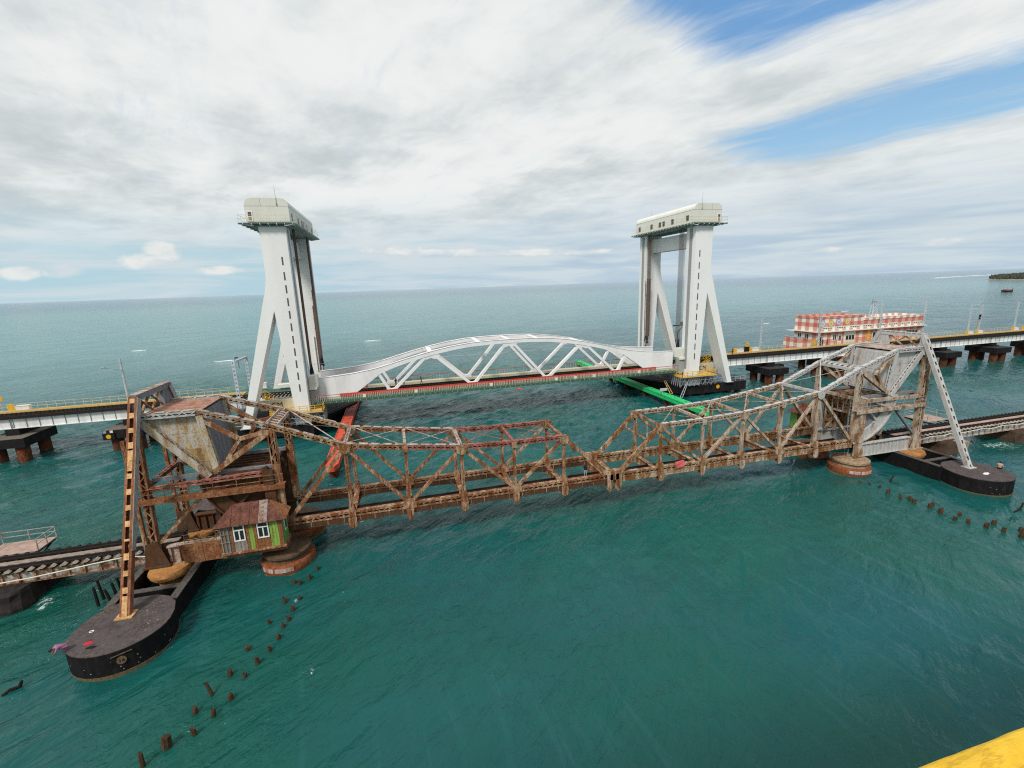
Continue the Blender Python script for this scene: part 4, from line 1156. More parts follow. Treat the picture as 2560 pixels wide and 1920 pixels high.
# ------------------------------------------------------------------ operator huts
def hut(xa, xb, y0, y1, z0, ze, zr2, label, loc, front=-1, detail=True):
    """xa..xb along the bridge, y0 the outer face"""
    root = thing('operator_hut', label, 'hut', loc, 'operator huts on the old bridge')
    W_ = xb - xa
    mb = MB().box(xa - 0.1, xb + 0.1, min(y0, y1) - 0.1, max(y0, y1) + 0.1, z0 - 0.22, z0)
    mb.build('hut_floor', 'rust_brown', root)
    yo = y0
    def wall(x_a, x_b, za, zb, mat, th=0.06):
        MB().box(x_a, x_b, yo - th / 2, yo + th / 2, za, zb).build('wall_sheet', mat, root)
    if detail:
        # boards and sheets of the front face, left to right, leaving the two window holes
        seg = [(0.0, 0.16, 'hut_grey_wood'), (0.16, 0.20, 'hut_rust'), (0.405, 0.455, 'hut_rust'), (0.455, 0.53, 'hut_green'), (0.53, 0.58, 'hut_rust'), (0.79, 0.93, 'hut_green'), (0.93, 1.0, 'hut_rust')]
        for a_, b_, mname in seg:
            n = max(1, round((b_ - a_) / 0.05))
            for k in range(n):
                p0 = xa + W_ * (a_ + (b_ - a_) * k / n) + 0.008; p1 = xa + W_ * (a_ + (b_ - a_) * (k + 1) / n) - 0.008
                wall(p0, p1, z0, ze, mname, 0.06 + 0.02 * (k % 2))
        for a_, b_, mname in ((0.20, 0.405, 'hut_grey_wood'), (0.58, 0.79, 'hut_rust')):
            n = 4
            for k in range(n):
                p0 = xa + W_ * (a_ + (b_ - a_) * k / n) + 0.008; p1 = xa + W_ * (a_ + (b_ - a_) * (k + 1) / n) - 0.008
                wall(p0, p1, z0, z0 + 0.95, mname, 0.06 + 0.02 * (k % 2))
            wall(xa + W_ * a_, xa + W_ * b_, ze - 0.2, ze, mname)
            # window
            wa, wb, za, zb = xa + W_ * (a_ + 0.012), xa + W_ * (b_ - 0.012), z0 + 0.93, ze - 0.16
            fr = MB()
            t_ = 0.085
            yw0, yw1 = yo - 0.09, yo + 0.03
            fr.box(wa, wb, yw0, yw1, za, za + t_).box(wa, wb, yw0, yw1, zb - t_, zb).box(wa, wa + t_, yw0, yw1, za + t_ + .002, zb - t_ - .002).box(wb - t_, wb, yw0, yw1, za + t_ + .002, zb - t_ - .002)
            zm = zb - 0.45
            fr.box(wa + t_ + .002, wb - t_ - .002, yw0 + 0.01, yw1, zm - t_ / 2, zm + t_ / 2)
            xm = (wa + wb) / 2
            fr.box(xm - t_ / 2, xm + t_ / 2, yw0 + 0.02, yw1, za + t_ + .002, zm - t_ / 2 - .002)
            win = fr.build('window', 'white_frame', root)
            for p0, p1, q0, q1 in ((wa + t_, wb - t_, zm + t_ / 2, zb - t_), (wa + t_, xm - t_ / 2, za + t_, zm - t_ / 2), (xm + t_ / 2, wb - t_, za + t_, zm - t_ / 2)):
                MB().box(p0, p1, yo - 0.02, yo - 0.005, q0, q1).build('pane', 'glass_dark', win)
        # open frame at the left end
        fr = MB()
        for k in (0.02, 0.075, 0.13):
            fr.box(xa + W_ * k - 0.03, xa + W_ * k + 0.03, yo - 0.12, yo - 0.05, z0, ze)
        for z in (z0 + 0.05, z0 + 1.0, z0 + 1.7, ze - 0.1):
            fr.box(xa, xa + W_ * 0.15, yo - 0.16, yo - 0.122, z - 0.03, z + 0.03)
        fr.build('wall_frame', 'hut_grey_wood', root)
        MB().box(xa - 0.1, xb + 0.15, yo - 0.22, yo - 0.05, z0 - 0.12, z0 - 0.02).build('sill_beam', 'rust_brown', root)
    else:
        n = 10
        for k in range(n):
            wall(xa + W_ * k / n + 0.008, xa + W_ * (k + 1) / n - 0.008, z0, ze, 'hut_green_clean')
    ylo, yhi = min(y0, y1), max(y0, y1)
    n = 6
    for xx in (xa, xb):
        for k in range(n):
            MB().box(xx - 0.03, xx + 0.03, ylo + .04 + (yhi - ylo - .08) * k / n + 0.006, ylo + .04 + (yhi - ylo - .08) * (k + 1) / n - 0.006, z0, ze).build('wall_board', 'hut_green_clean', root)
    MB().box(xa + .04, xb - .04, y1 - 0.03, y1 + 0.03, z0, ze).build('back_wall', 'hut_rust', root)
    if detail:
        fr = MB().box(xb + 0.032, xb + 0.08, ylo + 0.5, ylo + 1.15, z0 + 1.0, ze - 0.25)
        win = fr.build('window', 'white_frame', root)
        MB().box(xb + 0.082, xb + 0.09, ylo + 0.58, ylo + 1.07, z0 + 1.1, ze - 0.35).build('pane', 'glass_dark', win)
    # hipped sheet roof
    ex = 0.38
    A = [(xa - ex, ylo - ex, ze - 0.08), (xb + ex, ylo - ex, ze - 0.08), (xb + ex, yhi + ex, ze - 0.08), (xa - ex, yhi + ex, ze - 0.08)]
    ym = (ylo + yhi) / 2
    r0, r1 = (xa + 1.05, ym, zr2), (xb - 0.95, ym, zr2)
    roof = MB().add([A[0], A[1], A[2], A[3], r0, r1], [(0, 1, 5, 4), (1, 2, 5), (2, 3, 4, 5), (3, 0, 4), (3, 2, 1, 0)]).build('roof', 'roof_rust', root)
    n = 8
    mats = ['roof_rust', 'roof_rust', 'roof_rust', 'roof_rust', 'roof_rust', 'roof_grey', 'roof_rust', 'roof_rust']
    for k in range(n):
        f0, f1 = k / n, (k + 1) / n
        p0 = Vector(A[0]).lerp(Vector(A[1]), f0); p1 = Vector(A[0]).lerp(Vector(A[1]), f1)
        def topp(x):
            if x < r0[0]:
                f = (x - A[0][0]) / (r0[0] - A[0][0])
            elif x > r1[0]:
                f = (A[1][0] - x) / (A[1][0] - r1[0])
            else:
                f = 1
            f = max(0.03, f)
            return Vector((x, A[0][1] + (ym - A[0][1]) * f, A[0][2] + (zr2 - A[0][2]) * f))
        q0, q1 = topp(p0.x + 0.01), topp(p1.x - 0.01)
        up_ = Vector((0, -0.5, 0.85)) * 0.012
        up2_ = Vector((0, -0.5, 0.85)) * (0.035 + 0.02 * (k % 2))
        p0 = p0 + Vector((0.01, -0.03 * (k % 2), 0)); p1 = p1 - Vector((0.01, 0.03 * (k % 2), 0))
        MB().hexa([p0 + up_, p1 + up_, q1 + up_, q0 + up_, p0 + up2_, p1 + up2_, q1 + up2_, q0 + up2_]).build('roof_sheet', mats[k], roof)
    up_, up2_ = Vector((0.7, 0, 0.7)) * 0.012, Vector((0.7, 0, 0.7)) * 0.04
    for k in range(3):
        p0 = Vector(A[1]).lerp(Vector(A[2]), k / 3 + 0.01); p1 = Vector(A[1]).lerp(Vector(A[2]), (k + 1) / 3 - 0.01)
        rr = Vector(r1)
        q0 = p0.lerp(rr, 0.94); q1 = p1.lerp(rr, 0.94)
        MB().hexa([p0 + up_, p1 + up_, q1 + up_, q0 + up_, p0 + up2_, p1 + up2_, q1 + up2_, q0 + up2_]).build('roof_sheet', 'roof_orange', roof)
    mb = MB()
    for k in range(5):
        x = r1[0] - 0.5 + k * 0.02; f = 0.1 + k * 0.19
        mb.tube((x - 0.08, A[0][1] + (ym - A[0][1]) * f, A[0][2] + (zr2 - A[0][2]) * f + 0.07), (x + 0.1, A[0][1] + (ym - A[0][1]) * f, A[0][2] + (zr2 - A[0][2]) * f + 0.07), 0.085, 7)
    mb.build('ridge_patch', 'footing_orange', roof)
    return root
hut(JX - 36.45, JX - 31.75, 38.75, 40.35, 3.1, 5.62, 7.0, 'green and rust brown operator hut with two white windows and a sheet roof', (JX - 34.1, 38.75, 3.0))
hut(JX + 30.2, JX + 33.4, 48.3, 47.2, 4.0, 6.1, 7.2, 'lime green operator hut half hidden behind the right truss', (JX + 31.8, 47.8, 4.0), detail=False)
# brackets and rusty deck under the left hut
mb = MB().box(JX - 39.6, JX - 36.5, 39.4, 40.3, 2.9, 3.0)
for k in range(4):
    MB_x = JX - 39.6 + k * .77
    mb.box(MB_x + .01, MB_x + .76, 39.30 - .02 * (k % 2), 39.36, 2.45 - .06 * random.random(), 4.12)
mb.box(JX - 36.6, JX - 31.7, 39.0, 40.3, 2.5, 2.86)
rootd = thing('hut_landing', 'rust brown sheet iron landing on brackets left of the green hut', 'landing', (JX - 38.5, 39.6, 2.4))
mb.build('landing_deck', 'rust_deck', rootd)
mb = MB().tube((JX - 39.4, 39.34, 4.95), (JX - 36.7, 39.34, 4.95), 0.025, 5).tube((JX - 39.4, 39.34, 4.5), (JX - 36.7, 39.34, 4.5), 0.02, 5)
for k in range(3):
    mb.tube((JX - 39.3 + k * 1.15, 39.34, 4.0), (JX - 39.3 + k * 1.15, 39.34, 4.95), 0.025, 5)
mb.build('landing_railing', 'rust_brown', rootd)

# ------------------------------------------------------------------ timber stumps and stakes in the water
def stump(x, y, h_, r, name, label, cat, group, mat='timber_wet', lean=(0, 0), n=8):
    mb = MB()
    rows = []
    levels = 5
    ph = random.random() * 10
    for j in range(levels):
        f = j / (levels - 1)
        z = -0.7 + (h_ + 0.7) * f
        for i in range(n):
            a = 2 * math.pi * i / n + ph
            k = r * (1.05 - 0.22 * f) * (1 + 0.22 * mnoise.noise((i * 1.7 + ph, z * 1.5, ph)))
            zz = z + (random.uniform(-0.16, 0.1) * min(1, r * 5) if j == levels - 1 else 0)
            rows.append((x + lean[0] * (z) + k * math.cos(a), y + lean[1] * z + k * math.sin(a), zz))
    c = (x + lean[0] * h_, y + lean[1] * h_, h_ - 0.08)
    fs = [(j * n + i, j * n + (i + 1) % n, (j + 1) * n + (i + 1) % n, (j + 1) * n + i) for j in range(levels - 1) for i in range(n)]
    rows.append(c)
    fs += [((levels - 1) * n + i, (levels - 1) * n + (i + 1) % n, levels * n) for i in range(n)]
    o = mb.add(rows, fs).build(name, mat)
    return tag(o, label, cat, group)
SL = [(-9.3, 35.1), (-10.4, 35.1), (-9.6, 33.8), (-9.6, 32.7), (-11.0, 32.8), (-9.9, 32.1), (-10.0, 31.0), (-11.8, 30.5), (-10.3, 30.0), (-10.8, 29.0), (-12.3, 28.5), (-11.3, 28.0), (-11.7, 26.6), (-13.4, 26.1), (-12.3, 25.6), (-12.9, 24.6), (-14.1, 24.2)]
SL = [(-9.1, 37.8), (-9.7, 37.3), (-10.2, 37.5), (-8.6, 38.9)] + SL
SL.sort(key=lambda q: -q[1])
for k, (x, y) in enumerate(SL):
    big = (x, y) == (-14.1, 24.2)
    stump(x, y, random.uniform(0.32, 0.58) if not big else 0.78, random.uniform(0.14, 0.19) if not big else 0.25, 'timber_stump', 'brown timber stump in the water, %s counted outwards from the left rusty pier' % ORD[k], 'stump', 'timber stumps in front of the left pier', lean=(random.uniform(-.12, .12), random.uniform(-.1, .1)))
stump(-12.9, 27.2, 0.95, 0.11, 'thin_stake', 'thin leaning brown stake among the left stumps', 'stake', None, lean=(-0.28, 0.1), n=6)
stump(-14.8, 23.3, 0.85, 0.13, 'thin_stake', 'thin dark stake nearest the bottom edge of the picture', 'stake', None, lean=(-0.05, 0.1), n=6)
SR = [(51.0, 37.8), (51.5, 37.1), (51.9, 36.2), (51.4, 34.9), (51.4, 33.6), (51.8, 33.0), (51.6, 32.4), (51.9, 31.1), (52.7, 31.4), (51.7, 30.0), (51.6, 28.7), (52.9, 29.1), (51.9, 27.8), (52.6, 26.8), (54.1, 27.1), (53.3, 25.9), (54.8, 25.5), (53.6, 24.8), (55.2, 23.9)]
SR.sort(key=lambda q: -q[1])
for k, (x, y) in enumerate(SR):
    stump(x, y, random.uniform(0.35, 0.65) if k > 2 else 0.28, random.uniform(0.16, 0.22), 'timber_stump', 'brown timber stump in the water, %s counted outwards from the right orange pier' % ORD[k], 'stump', 'timber stumps in front of the right pier', lean=(random.uniform(-.1, .1), random.uniform(-.1, .1)))
stump(54.5, 37.0, 0.75, 0.10, 'thin_stake', 'thin black stake slanting out of the shaded water by the right pier', 'stake', None, 'stake_black', lean=(0.7, 0.1), n=6)
stump(59.6, 30.5, 0.7, 0.10, 'thin_stake', 'thin black stake at the foot of the right black caisson', 'stake', None, 'stake_black', lean=(0.3, 0.1), n=6) if False else None
for k, (x, y, h_, lx, ly) in enumerate(((-24.96, 39.0, 1.8, -0.02, 0.0), (-25.05, 39.9, 1.9, -0.12, 0.05), (-24.26, 39.3, 1.3, -0.18, 0.0), (-24.27, 40.1, 1.3, -0.12, 0.02), (-24.45, 41.1, 1.15, -0.12, 0.0))):
    stump(x, y, h_, 0.12, 'dark_stake', 'black wooden stake left of the battened leg, %s of five from the left' % ORD[[0, 1, 2, 3, 4][k]], 'stake', 'dark stakes beside the left caisson', 'stake_black', lean=(lx, ly), n=6)
def driftwood(pts, r, label):
    mb = MB()
    for a_, b_ in zip(pts, pts[1:]):
        mb.tube(a_, b_, r, 6, r * 0.8)
    tag(mb.build('drift_branch', 'stake_black'), label, 'branch')
driftwood([(-25.75, 30.8, 0.1), (-25.45, 30.95, 0.28), (-25.1, 31.2, 0.2), (-24.95, 31.25, 0.55)], 0.11, 'dark drifting branch in the water left of the black caisson')
driftwood([(58.7, 28.1, -0.05), (59.6, 28.2, 0.1), (60.3, 28.4, 0.05), (60.7, 28.5, 0.5)], 0.09, 'dark drifting branch in the water right of the black caisson')
driftwood([(80.9, 51.5, -0.3), (80.8, 51.4, 0.9)], 0.12, 'short dark post standing alone in the water beyond the right caisson')
# things lying about
def blob_sheet(x, y, z, rx, ry, mat, name, label, cat, h_=0.06, n=14):
    ring = [(x + rx * math.cos(2 * math.pi * i / n) * random.uniform(.7, 1.1), y + ry * math.sin(2 * math.pi * i / n) * random.uniform(.7, 1.1)) for i in range(n)]
    vs_ = [(a_, b_, z) for a_, b_ in ring] + [(x + (a_ - x) * .7, y + (b_ - y) * .7, z + h_ * random.uniform(.4, 1.2)) for a_, b_ in ring] + [(x, y, z + h_)]
    fs_ = [(i, (i + 1) % n, n + (i + 1) % n, n + i) for i in range(n)] + [(n + i, n + (i + 1) % n, 2 * n) for i in range(n)] + [tuple(range(n - 1, -1, -1))]
    return tag(MB().add(vs_, fs_).build(name, mat), label, cat)
blob_sheet(-21.55, 32.0, 1.803, 0.36, 0.19, 'cloth_red', 'red_cloth', 'crumpled red cloth lying on the left black caisson', 'cloth')
blob_sheet(-21.15, 31.5, 1.803, 0.34, 0.13, 'black_plain', 'black_rag', 'black rag lying beside the red cloth on the caisson', 'rag')
ringm = MB()
for i in range(14):
    a0, a1 = 2 * math.pi * i / 14, 2 * math.pi * (i + 1) / 14
    ringm.tube((-22.0 + .12 * math.cos(a0), 33.2 + .1 * math.sin(a0), 1.83), (-22.0 + .12 * math.cos(a1), 33.2 + .1 * math.sin(a1), 1.83), 0.03, 5)
tag(ringm.build('rope_ring', 'paper_white'), 'small white ring lying on the left black caisson', 'ring')
blob_sheet(62.1, 32.6, 1.803, 0.42, 0.22, 'paper_white', 'white_sheet', 'crumpled pale pink and white sheet lying on the right black caisson', 'sheet', 0.1)
tag(MB().hexa([(28.35, 40.55, 3.92), (29.35, 40.6, 4.02), (29.4, 40.68, 4.0), (28.35, 40.66, 3.9), (28.45, 40.66, 4.34), (29.5, 40.9, 4.5), (29.55, 41.2, 4.5), (28.5, 41.2, 4.36)]).build('pink_tarp', 'tarp_pink'), 'faded pink red tarp draped over the lower chord of the pale leaf', 'tarp')

# ------------------------------------------------------------------ new vertical lift bridge: towers
CX = 21.05
LEG = [(0, 4.4), (0, 34.1), (3.8, 34.1), (3.74, 28), (3.76, 27), (3.86, 26), (4.05, 25), (4.35, 23.9), (4.75, 22.6), (10.42, 2.6), (9.33, 2.6), (3.25, 21.4), (2.2, 4.4)]
def lift_tower(s, label, near_label):
    X = lambda uu: CX + s * (36.35 + uu)
    root = thing('lift_tower', label, 'lift tower', (X(2), 89.9, 2.5), 'towers of the vertical lift bridge')
    for y0, y1 in ((79.5, 82.4), (97.35, 100.3)):
        leg = MB().prism([(X(a), z) for a, z in LEG], y0, y1, 'y').build('tower_leg', 'tower_white', root)
        # slot windows in a row, each a recessed dark louvre
        for k in range(11 if y0 < 90 else 0):
            z = 8.05 + k * 2.0
            if k == 10:
                z = 8.05 + 10 * 2.0 + 0.3
            xx = X(1.05)
            fr = MB().box(xx - 0.11, xx + 0.11, y0 - 0.02, y0 - 0.004, z, z + 1.25).build('slot_window', 'slot_dark', leg)
            if k == 0:
                pass
        for z in (4.4,):
            MB().box(min(X(-0.1), X(2.35)), max(X(-0.1), X(2.35)), y0 - 0.12, y1 + 0.12, 2.6, 4.5).build('pedestal', 'seam_grey', root)
        MB().box(min(X(9.0), X(10.8)), max(X(9.0), X(10.8)), y0 - 0.25, y1 + 0.25, 2.505, 2.6).build('foot_plate', 'seam_grey', root)
        # guide groove on the face towards the span
        MB().box(min(X(-0.06), X(-0.005)), max(X(-0.06), X(-0.005)), y0 + 1.0, y0 + 1.9, 6.0, 33.8).build('guide_rail', 'seam_grey', root)
    # ladder pipe run on the far leg
    mb = MB()
    mb.tube((X(-0.25), 97.0, 8), (X(-0.25), 97.0, 24), 0.06, 5).tube((X(0.35), 97.2, 8), (X(0.35), 97.2, 21.5), 0.09, 5)
    for k in range(8):
        mb.beam((X(-0.3), 97.05, 9 + k * 2), (X(0.6), 97.2, 9 + k * 2), 0.05, 0.05)
    mb.build('service_ladder', 'rope_brown', root)
    mb = MB().tube((X(0.9), 97.2, 8.5), (X(0.9), 97.2, 15.5), 0.14, 6)
    mb.build('service_pipe', 'tower_white', root)
    # hoist ropes
    for y in (83.5, 95.5):
        mb = MB()
        for k in range(8):
            for q in (-0.07, 0.07):
                mb.tube((X(-0.35 + q), y - 0.65 + k * 0.19, 11.3), (X(-0.35 + q), y - 0.65 + k * 0.19, 34.2), 0.028, 5)
        mb.build('hoist_ropes', 'rope_brown', root)
        if y > 90:
            MB().box(min(X(-0.5), X(-0.1)), max(X(-0.5), X(-0.1)), y - 0.5, y + 0.5, 11.3, 24.5).build('rope_guide', 'rope_brown', root)
        mb = MB()
        for k in range(7):
            mb.tube((X(-0.75 + k * 0.12), y + random.uniform(-.6, .6), 9.8 + random.uniform(-.25, .25)), (X(-0.5 + k * 0.05), y + random.uniform(-.6, .6), 11.6 + random.uniform(-.2, .5)), 0.10, 5)
        mb.build('rope_sockets', 'bush_dark', root)
    # counterweight and its thin ropes
    MB().box(min(X(1.4), X(3.2)), max(X(1.4), X(3.2)), 82.45, 97.3, 30.3, 33.25).build('counterweight', 'tower_white', root)
    mb = MB()
    for k in range(9):
        mb.tube((X(2.4), 86.2 + k * 0.19, 9.0), (X(2.4), 86.2 + k * 0.19, 30.3), 0.022, 4)
    mb.build('balance_ropes', 'rope_grey', root)
    # machine house on top
    x0, x1 = X(-0.85), X(5.25)
    ya, yb = 79.15, 100.9
    zb, zt = 34.75, 38.15
    def hsec(inset=0.0, grow=0.0):
        pr = [(-0.85 - grow, zb), (-0.85 - grow, 37.05)]
        for i in range(1, 7):
            a = i / 6 * math.pi / 2
            pr.append((-0.85 - grow + (1 + grow) * (1 - math.cos(a)) * 1.05, 37.05 + (1.1 + grow) * math.sin(a)))
        pr2 = [(4.4 - p[0], p[1]) for p in reversed(pr)]
        return [(X(a), z) for a, z in pr + pr2]
    house = MB().prism(hsec(), ya, yb, 'y').build('machine_house', 'house_cream', root, smooth=True)
    roofp = [(-0.85, 37.03)] + [(-0.85 + (1 - math.cos(i / 6 * math.pi / 2)) * 1.08, 37.05 + 1.12 * math.sin(i / 6 * math.pi / 2)) for i in range(0, 7)]
    roofp = roofp + [(4.4 - p[0], p[1]) for p in reversed(roofp)]
    roof_out = [(X(a), z + 0.03) for a, z in roofp]
    roof_in = [(X(a), z - 0.02) for a, z in roofp]
    mb = MB()
    n = len(roof_out)
    yy0, yy1 = ya + 0.02, yb + 0.05
    vs_ = [(p[0], y, p[1]) for y in (yy0, yy1) for p in roof_out] + [(p[0], y, p[1]) for y in (yy0, yy1) for p in roof_in]
    fs_ = [(i, i + 1, n + i + 1, n + i) for i in range(n - 1)] + [(2 * n + i, 3 * n + i, 3 * n + i + 1, 2 * n + i + 1) for i in range(n - 1)] + [(i, 2 * n + i, 2 * n + i + 1, i + 1) for i in range(n - 1)] + [(n + i, n + i + 1, 3 * n + i + 1, 3 * n + i) for i in range(n - 1)]
    mb.add(vs_, fs_).build('roof_shell', 'house_roof', root, smooth=True)
    # seams on the end wall
    xs0, xs1 = min(x0, x1), max(x0, x1)
    MB().box(xs0 + 0.02, xs1 - 0.02, ya - 0.012, ya - 0.002, 36.98, 37.03).build('wall_seam', 'seam_grey', house)
    xm = X(3.0)
    MB().box(xm - 0.02, xm + 0.02, ya - 0.012, ya - 0.002, 37.04, 38.1).build('wall_seam', 'seam_grey', house)
    for uu in (-0.86,):
        MB().box(min(X(uu), X(uu - 0.012)), max(X(uu), X(uu - 0.012)), ya, yb, 37.0, 37.04).build('wall_seam', 'seam_grey', house)
    # door in the end wall
    xd = X(4.62)
    dr = MB().box(xd - 0.40, xd + 0.40, ya - 0.05, ya - 0.003, 34.8, 36.3).build('door', 'white_frame', house)
    MB().box(xd - 0.24, xd + 0.24, ya - 0.06, ya - 0.051, 35.55, 36.15).build('door_glass', 'slot_dark', dr)
    MB().box(xd - 0.24, xd + 0.24, ya - 0.06, ya - 0.051, 34.95, 35.45).build('door_panel', 'door_amber', dr)
    # windows along the side that faces the span
    for y in (99.2, 94.1, 90.8, 89.4, 86.2, 81.2):
        xw = X(-0.87)
        fr = MB().box(min(xw, xw - s * 0.03), max(xw, xw - s * 0.03), y - 0.42, y + 0.42, 35.2, 36.2).build('window', 'slot_dark', house)
        MB().box(min(xw - s * 0.031, xw - s * 0.05), max(xw - s * 0.031, xw - s * 0.05), y - 0.3, y + 0.3, 35.3, 36.1).build('window_pane', 'window_dark', fr)
    # gallery floor, its ribs and railing
    MB().box(min(X(-1.75), X(6.25)), max(X(-1.75), X(6.25)), 78.55, 101.55, 34.46, 34.56).build('gallery_floor', 'under_green', root)
    mb = MB().box(min(X(-0.7), X(4.9)), max(X(-0.7), X(4.9)), 79.6, 100.3, 34.11, 34.455)
    mb.build('floor_girder', 'under_green', root)
    for k in range(23):
        y = 78.75 + k * 1.03
        MB().beam((X(-1.85), y, 34.40), (X(-0.1), y, 34.14), 0.09, 0.12).build('gallery_rib', 'house_cream', root)
        if k % 2 == 0 or k > 15:
            MB().beam((X(6.35), y, 34.40), (X(4.2), y, 34.14), 0.09, 0.12).build('gallery_rib', 'seam_grey', root)
    for k in range(7):
        MB().beam((X(-1.3 + k * 1.15), 78.55, 34.38), (X(-1.3 + k * 1.15), 79.5, 34.2), 0.09, 0.14).build('gallery_rib', 'house_cream', root)
    corners = [(X(6.2), 101.5), (X(6.2), 78.6), (X(-1.7), 78.6), (X(-1.7), 101.5)]
    for h_ in (0.55, 1.1):
        mb = MB()
        for a_, b_ in zip(corners, corners[1:]):
            mb.tube((a_[0], a_[1], 34.56 + h_), (b_[0], b_[1], 34.56 + h_), 0.02, 5)
        mb.build('gallery_rail', 'rail_pale_yellow', root)
    for a_, b_, n in ((corners[0], corners[1], 14), (corners[1], corners[2], 6), (corners[2], corners[3], 14)):
        for k in range(n):
            f = k / n
            x = a_[0] + (b_[0] - a_[0]) * f; y = a_[1] + (b_[1] - a_[1]) * f
            MB().tube((x, y, 34.4), (x, y, 35.68), 0.022, 4).build('railing_post', 'rail_pale_yellow', root)
    # lightning rods
    for y, z in ((79.1, 40.0), (97.0, 39.4)):
        MB().tube((X(0.75), y - 0.03, 37.2), (X(0.75), y - 0.03, z), 0.035, 5, 0.02).tube((X(0.75), y - 0.03, 37.15), (X(0.75), y - .03, 37.35), 0.09, 6).build('lightning_rod', 'seam_grey', root)
    # lattice portal end box on the column foot (span buffer)
    MB().box(min(X(-1.5), X(-0.1)), max(X(-1.5), X(-0.1)), 81.2, 82.9, 8.3, 10.2).box(min(X(-1.3), X(-0.1)), max(X(-1.3), X(-0.1)), 80.9, 82.4, 7.9, 8.3).build('buffer_box', 'house_cream', root)
    MB().box(min(X(-1.25), X(-0.1)), max(X(-1.25), X(-0.1)), 81.2, 82.5, 5.0, 8.29).build('guide_post', 'seam_grey', root)
    # yellow working platform round the foot of the near leg
    zf = 4.62
    xs = [X(-2.2), X(6.0)]
    MB().box(min(xs), max(xs), 78.6, 79.34, zf - 0.12, zf).box(min(X(-2.2), X(-0.15)), max(X(-2.2), X(-0.15)), 79.35, 82.6, zf - 0.12, zf).box(min(X(2.45), X(6)), max(X(2.45), X(6)), 79.35, 84.5, zf - 0.12, zf).build('work_platform', 'yellow_walk', root)
    mb = MB()
    prt = [(X(6.0), 84.4), (X(6.0), 78.65), (X(-2.15), 78.65), (X(-2.15), 82.5)]
    for h_ in (0.05, 0.4, 0.75, 1.1):
        for a_, b_ in zip(prt, prt[1:]):
            mb.beam((a_[0], a_[1], zf + h_), (b_[0], b_[1], zf + h_), 0.06, 0.07 if h_ > 0.1 else 0.16)
    mb.build('platform_rail', 'yellow_paint', root)
    for a_, b_, n in zip(prt, prt[1:], (4, 7, 4)):
        for k in range(n + 1):
            f = k / n
            x = a_[0] + (b_[0] - a_[0]) * f; y = a_[1] + (b_[1] - a_[1]) * f
            MB().box(x - 0.04, x + 0.04, y - 0.04, y + 0.04, zf, zf + 1.14).build('railing_post', 'yellow_paint', root)
    for k in range(3):                                  # stair up to the deck
        pass
    st = MB()
    for k in range(9):
        st.box(min(X(5.0 + k * .32), X(5.3 + k * .32)), max(X(5.0 + k * .32), X(5.3 + k * .32)), 83.4, 84.6, zf + 0.24 * k, zf + 0.24 * k + 0.06)
    for yy in (83.4, 84.6):
        st.beam((X(5.0), yy, zf + 0.1), (X(7.9), yy, zf + 2.2), 0.06, 0.2).beam((X(5.0), yy, zf + 1.1), (X(7.9), yy, zf + 3.2), 0.05, 0.06).beam((X(5.0), yy, zf + .6), (X(7.9), yy, zf + 2.7), 0.05, 0.05)
        for k in range(5):
            st.beam((X(5.0 + k * .72), yy, zf + k * .53), (X(5.0 + k * .72), yy, zf + 1.1 + k * .53), 0.05, 0.05)
    st.build('platform_stair', 'yellow_paint', root)
    MB().box(min(X(2.7), X(8.3)), max(X(2.7), X(8.3)), 82.7, 83.2, 4.55, 6.3).build('bearing_block', 'cream_edge', root)
    text_mesh('CM', 'painted_mark', 'black_plain', 1.2, (X(5.6), 82.68, 5.4), (1, 0, 0), (0, 0, 1), root)
    return root
tl = lift_tower(-1, 'white lift tower of the new bridge at left with rounded machine house on top', '')
trr = lift_tower(1, 'white lift tower of the new bridge at right with windows along its machine house', '')

def scaffold(s, label):
    X = lambda uu: CX + s * (36.35 + uu)
    root = thing('scaffold', label, 'scaffold', (X(2), 79.9, 2.5), 'scaffolds under the lift towers')
    cols = [(X(a), y) for a in (-2.2, -1.1, 0, 1.1, 2.2, 3.6, 5.0, 6.0) for y in (79.0, 79.32)]
    for x, y in cols:
        MB().tube((x, y, 2.52), (x, y, 4.5), 0.035, 5).build('standard', 'scaffold', root)
    for z in (3.0, 3.7, 4.3):
        MB().tube((X(-2.3), 78.97, z), (X(6.1), 78.97, z), 0.03, 5).build('ledger', 'scaffold', root)
    for k in range(8):
        a_ = -2.2 + k * 1.03
        MB().tube((X(a_), 78.93, 2.6), (X(a_ + 1.0), 78.93, 4.4), 0.03, 5).build('diagonal_pipe', 'scaffold', root)
    for k in range(5):
        MB().tube((X(-2.2), 79.3 + k * .7, 2.52), (X(-2.2), 79.3 + k * .7, 4.5), 0.035, 5).build('standard', 'scaffold', root)
        MB().tube((X(-2.2), 79.3 + k * .7, 2.6), (X(-2.25), 79.9 + k * .7, 4.4), 0.03, 5).build('diagonal_pipe', 'scaffold', root)
scaffold(-1, 'grey pipe scaffold under the yellow platform of the left lift tower')
scaffold(1, 'grey pipe scaffold under the yellow platform of the right lift tower')

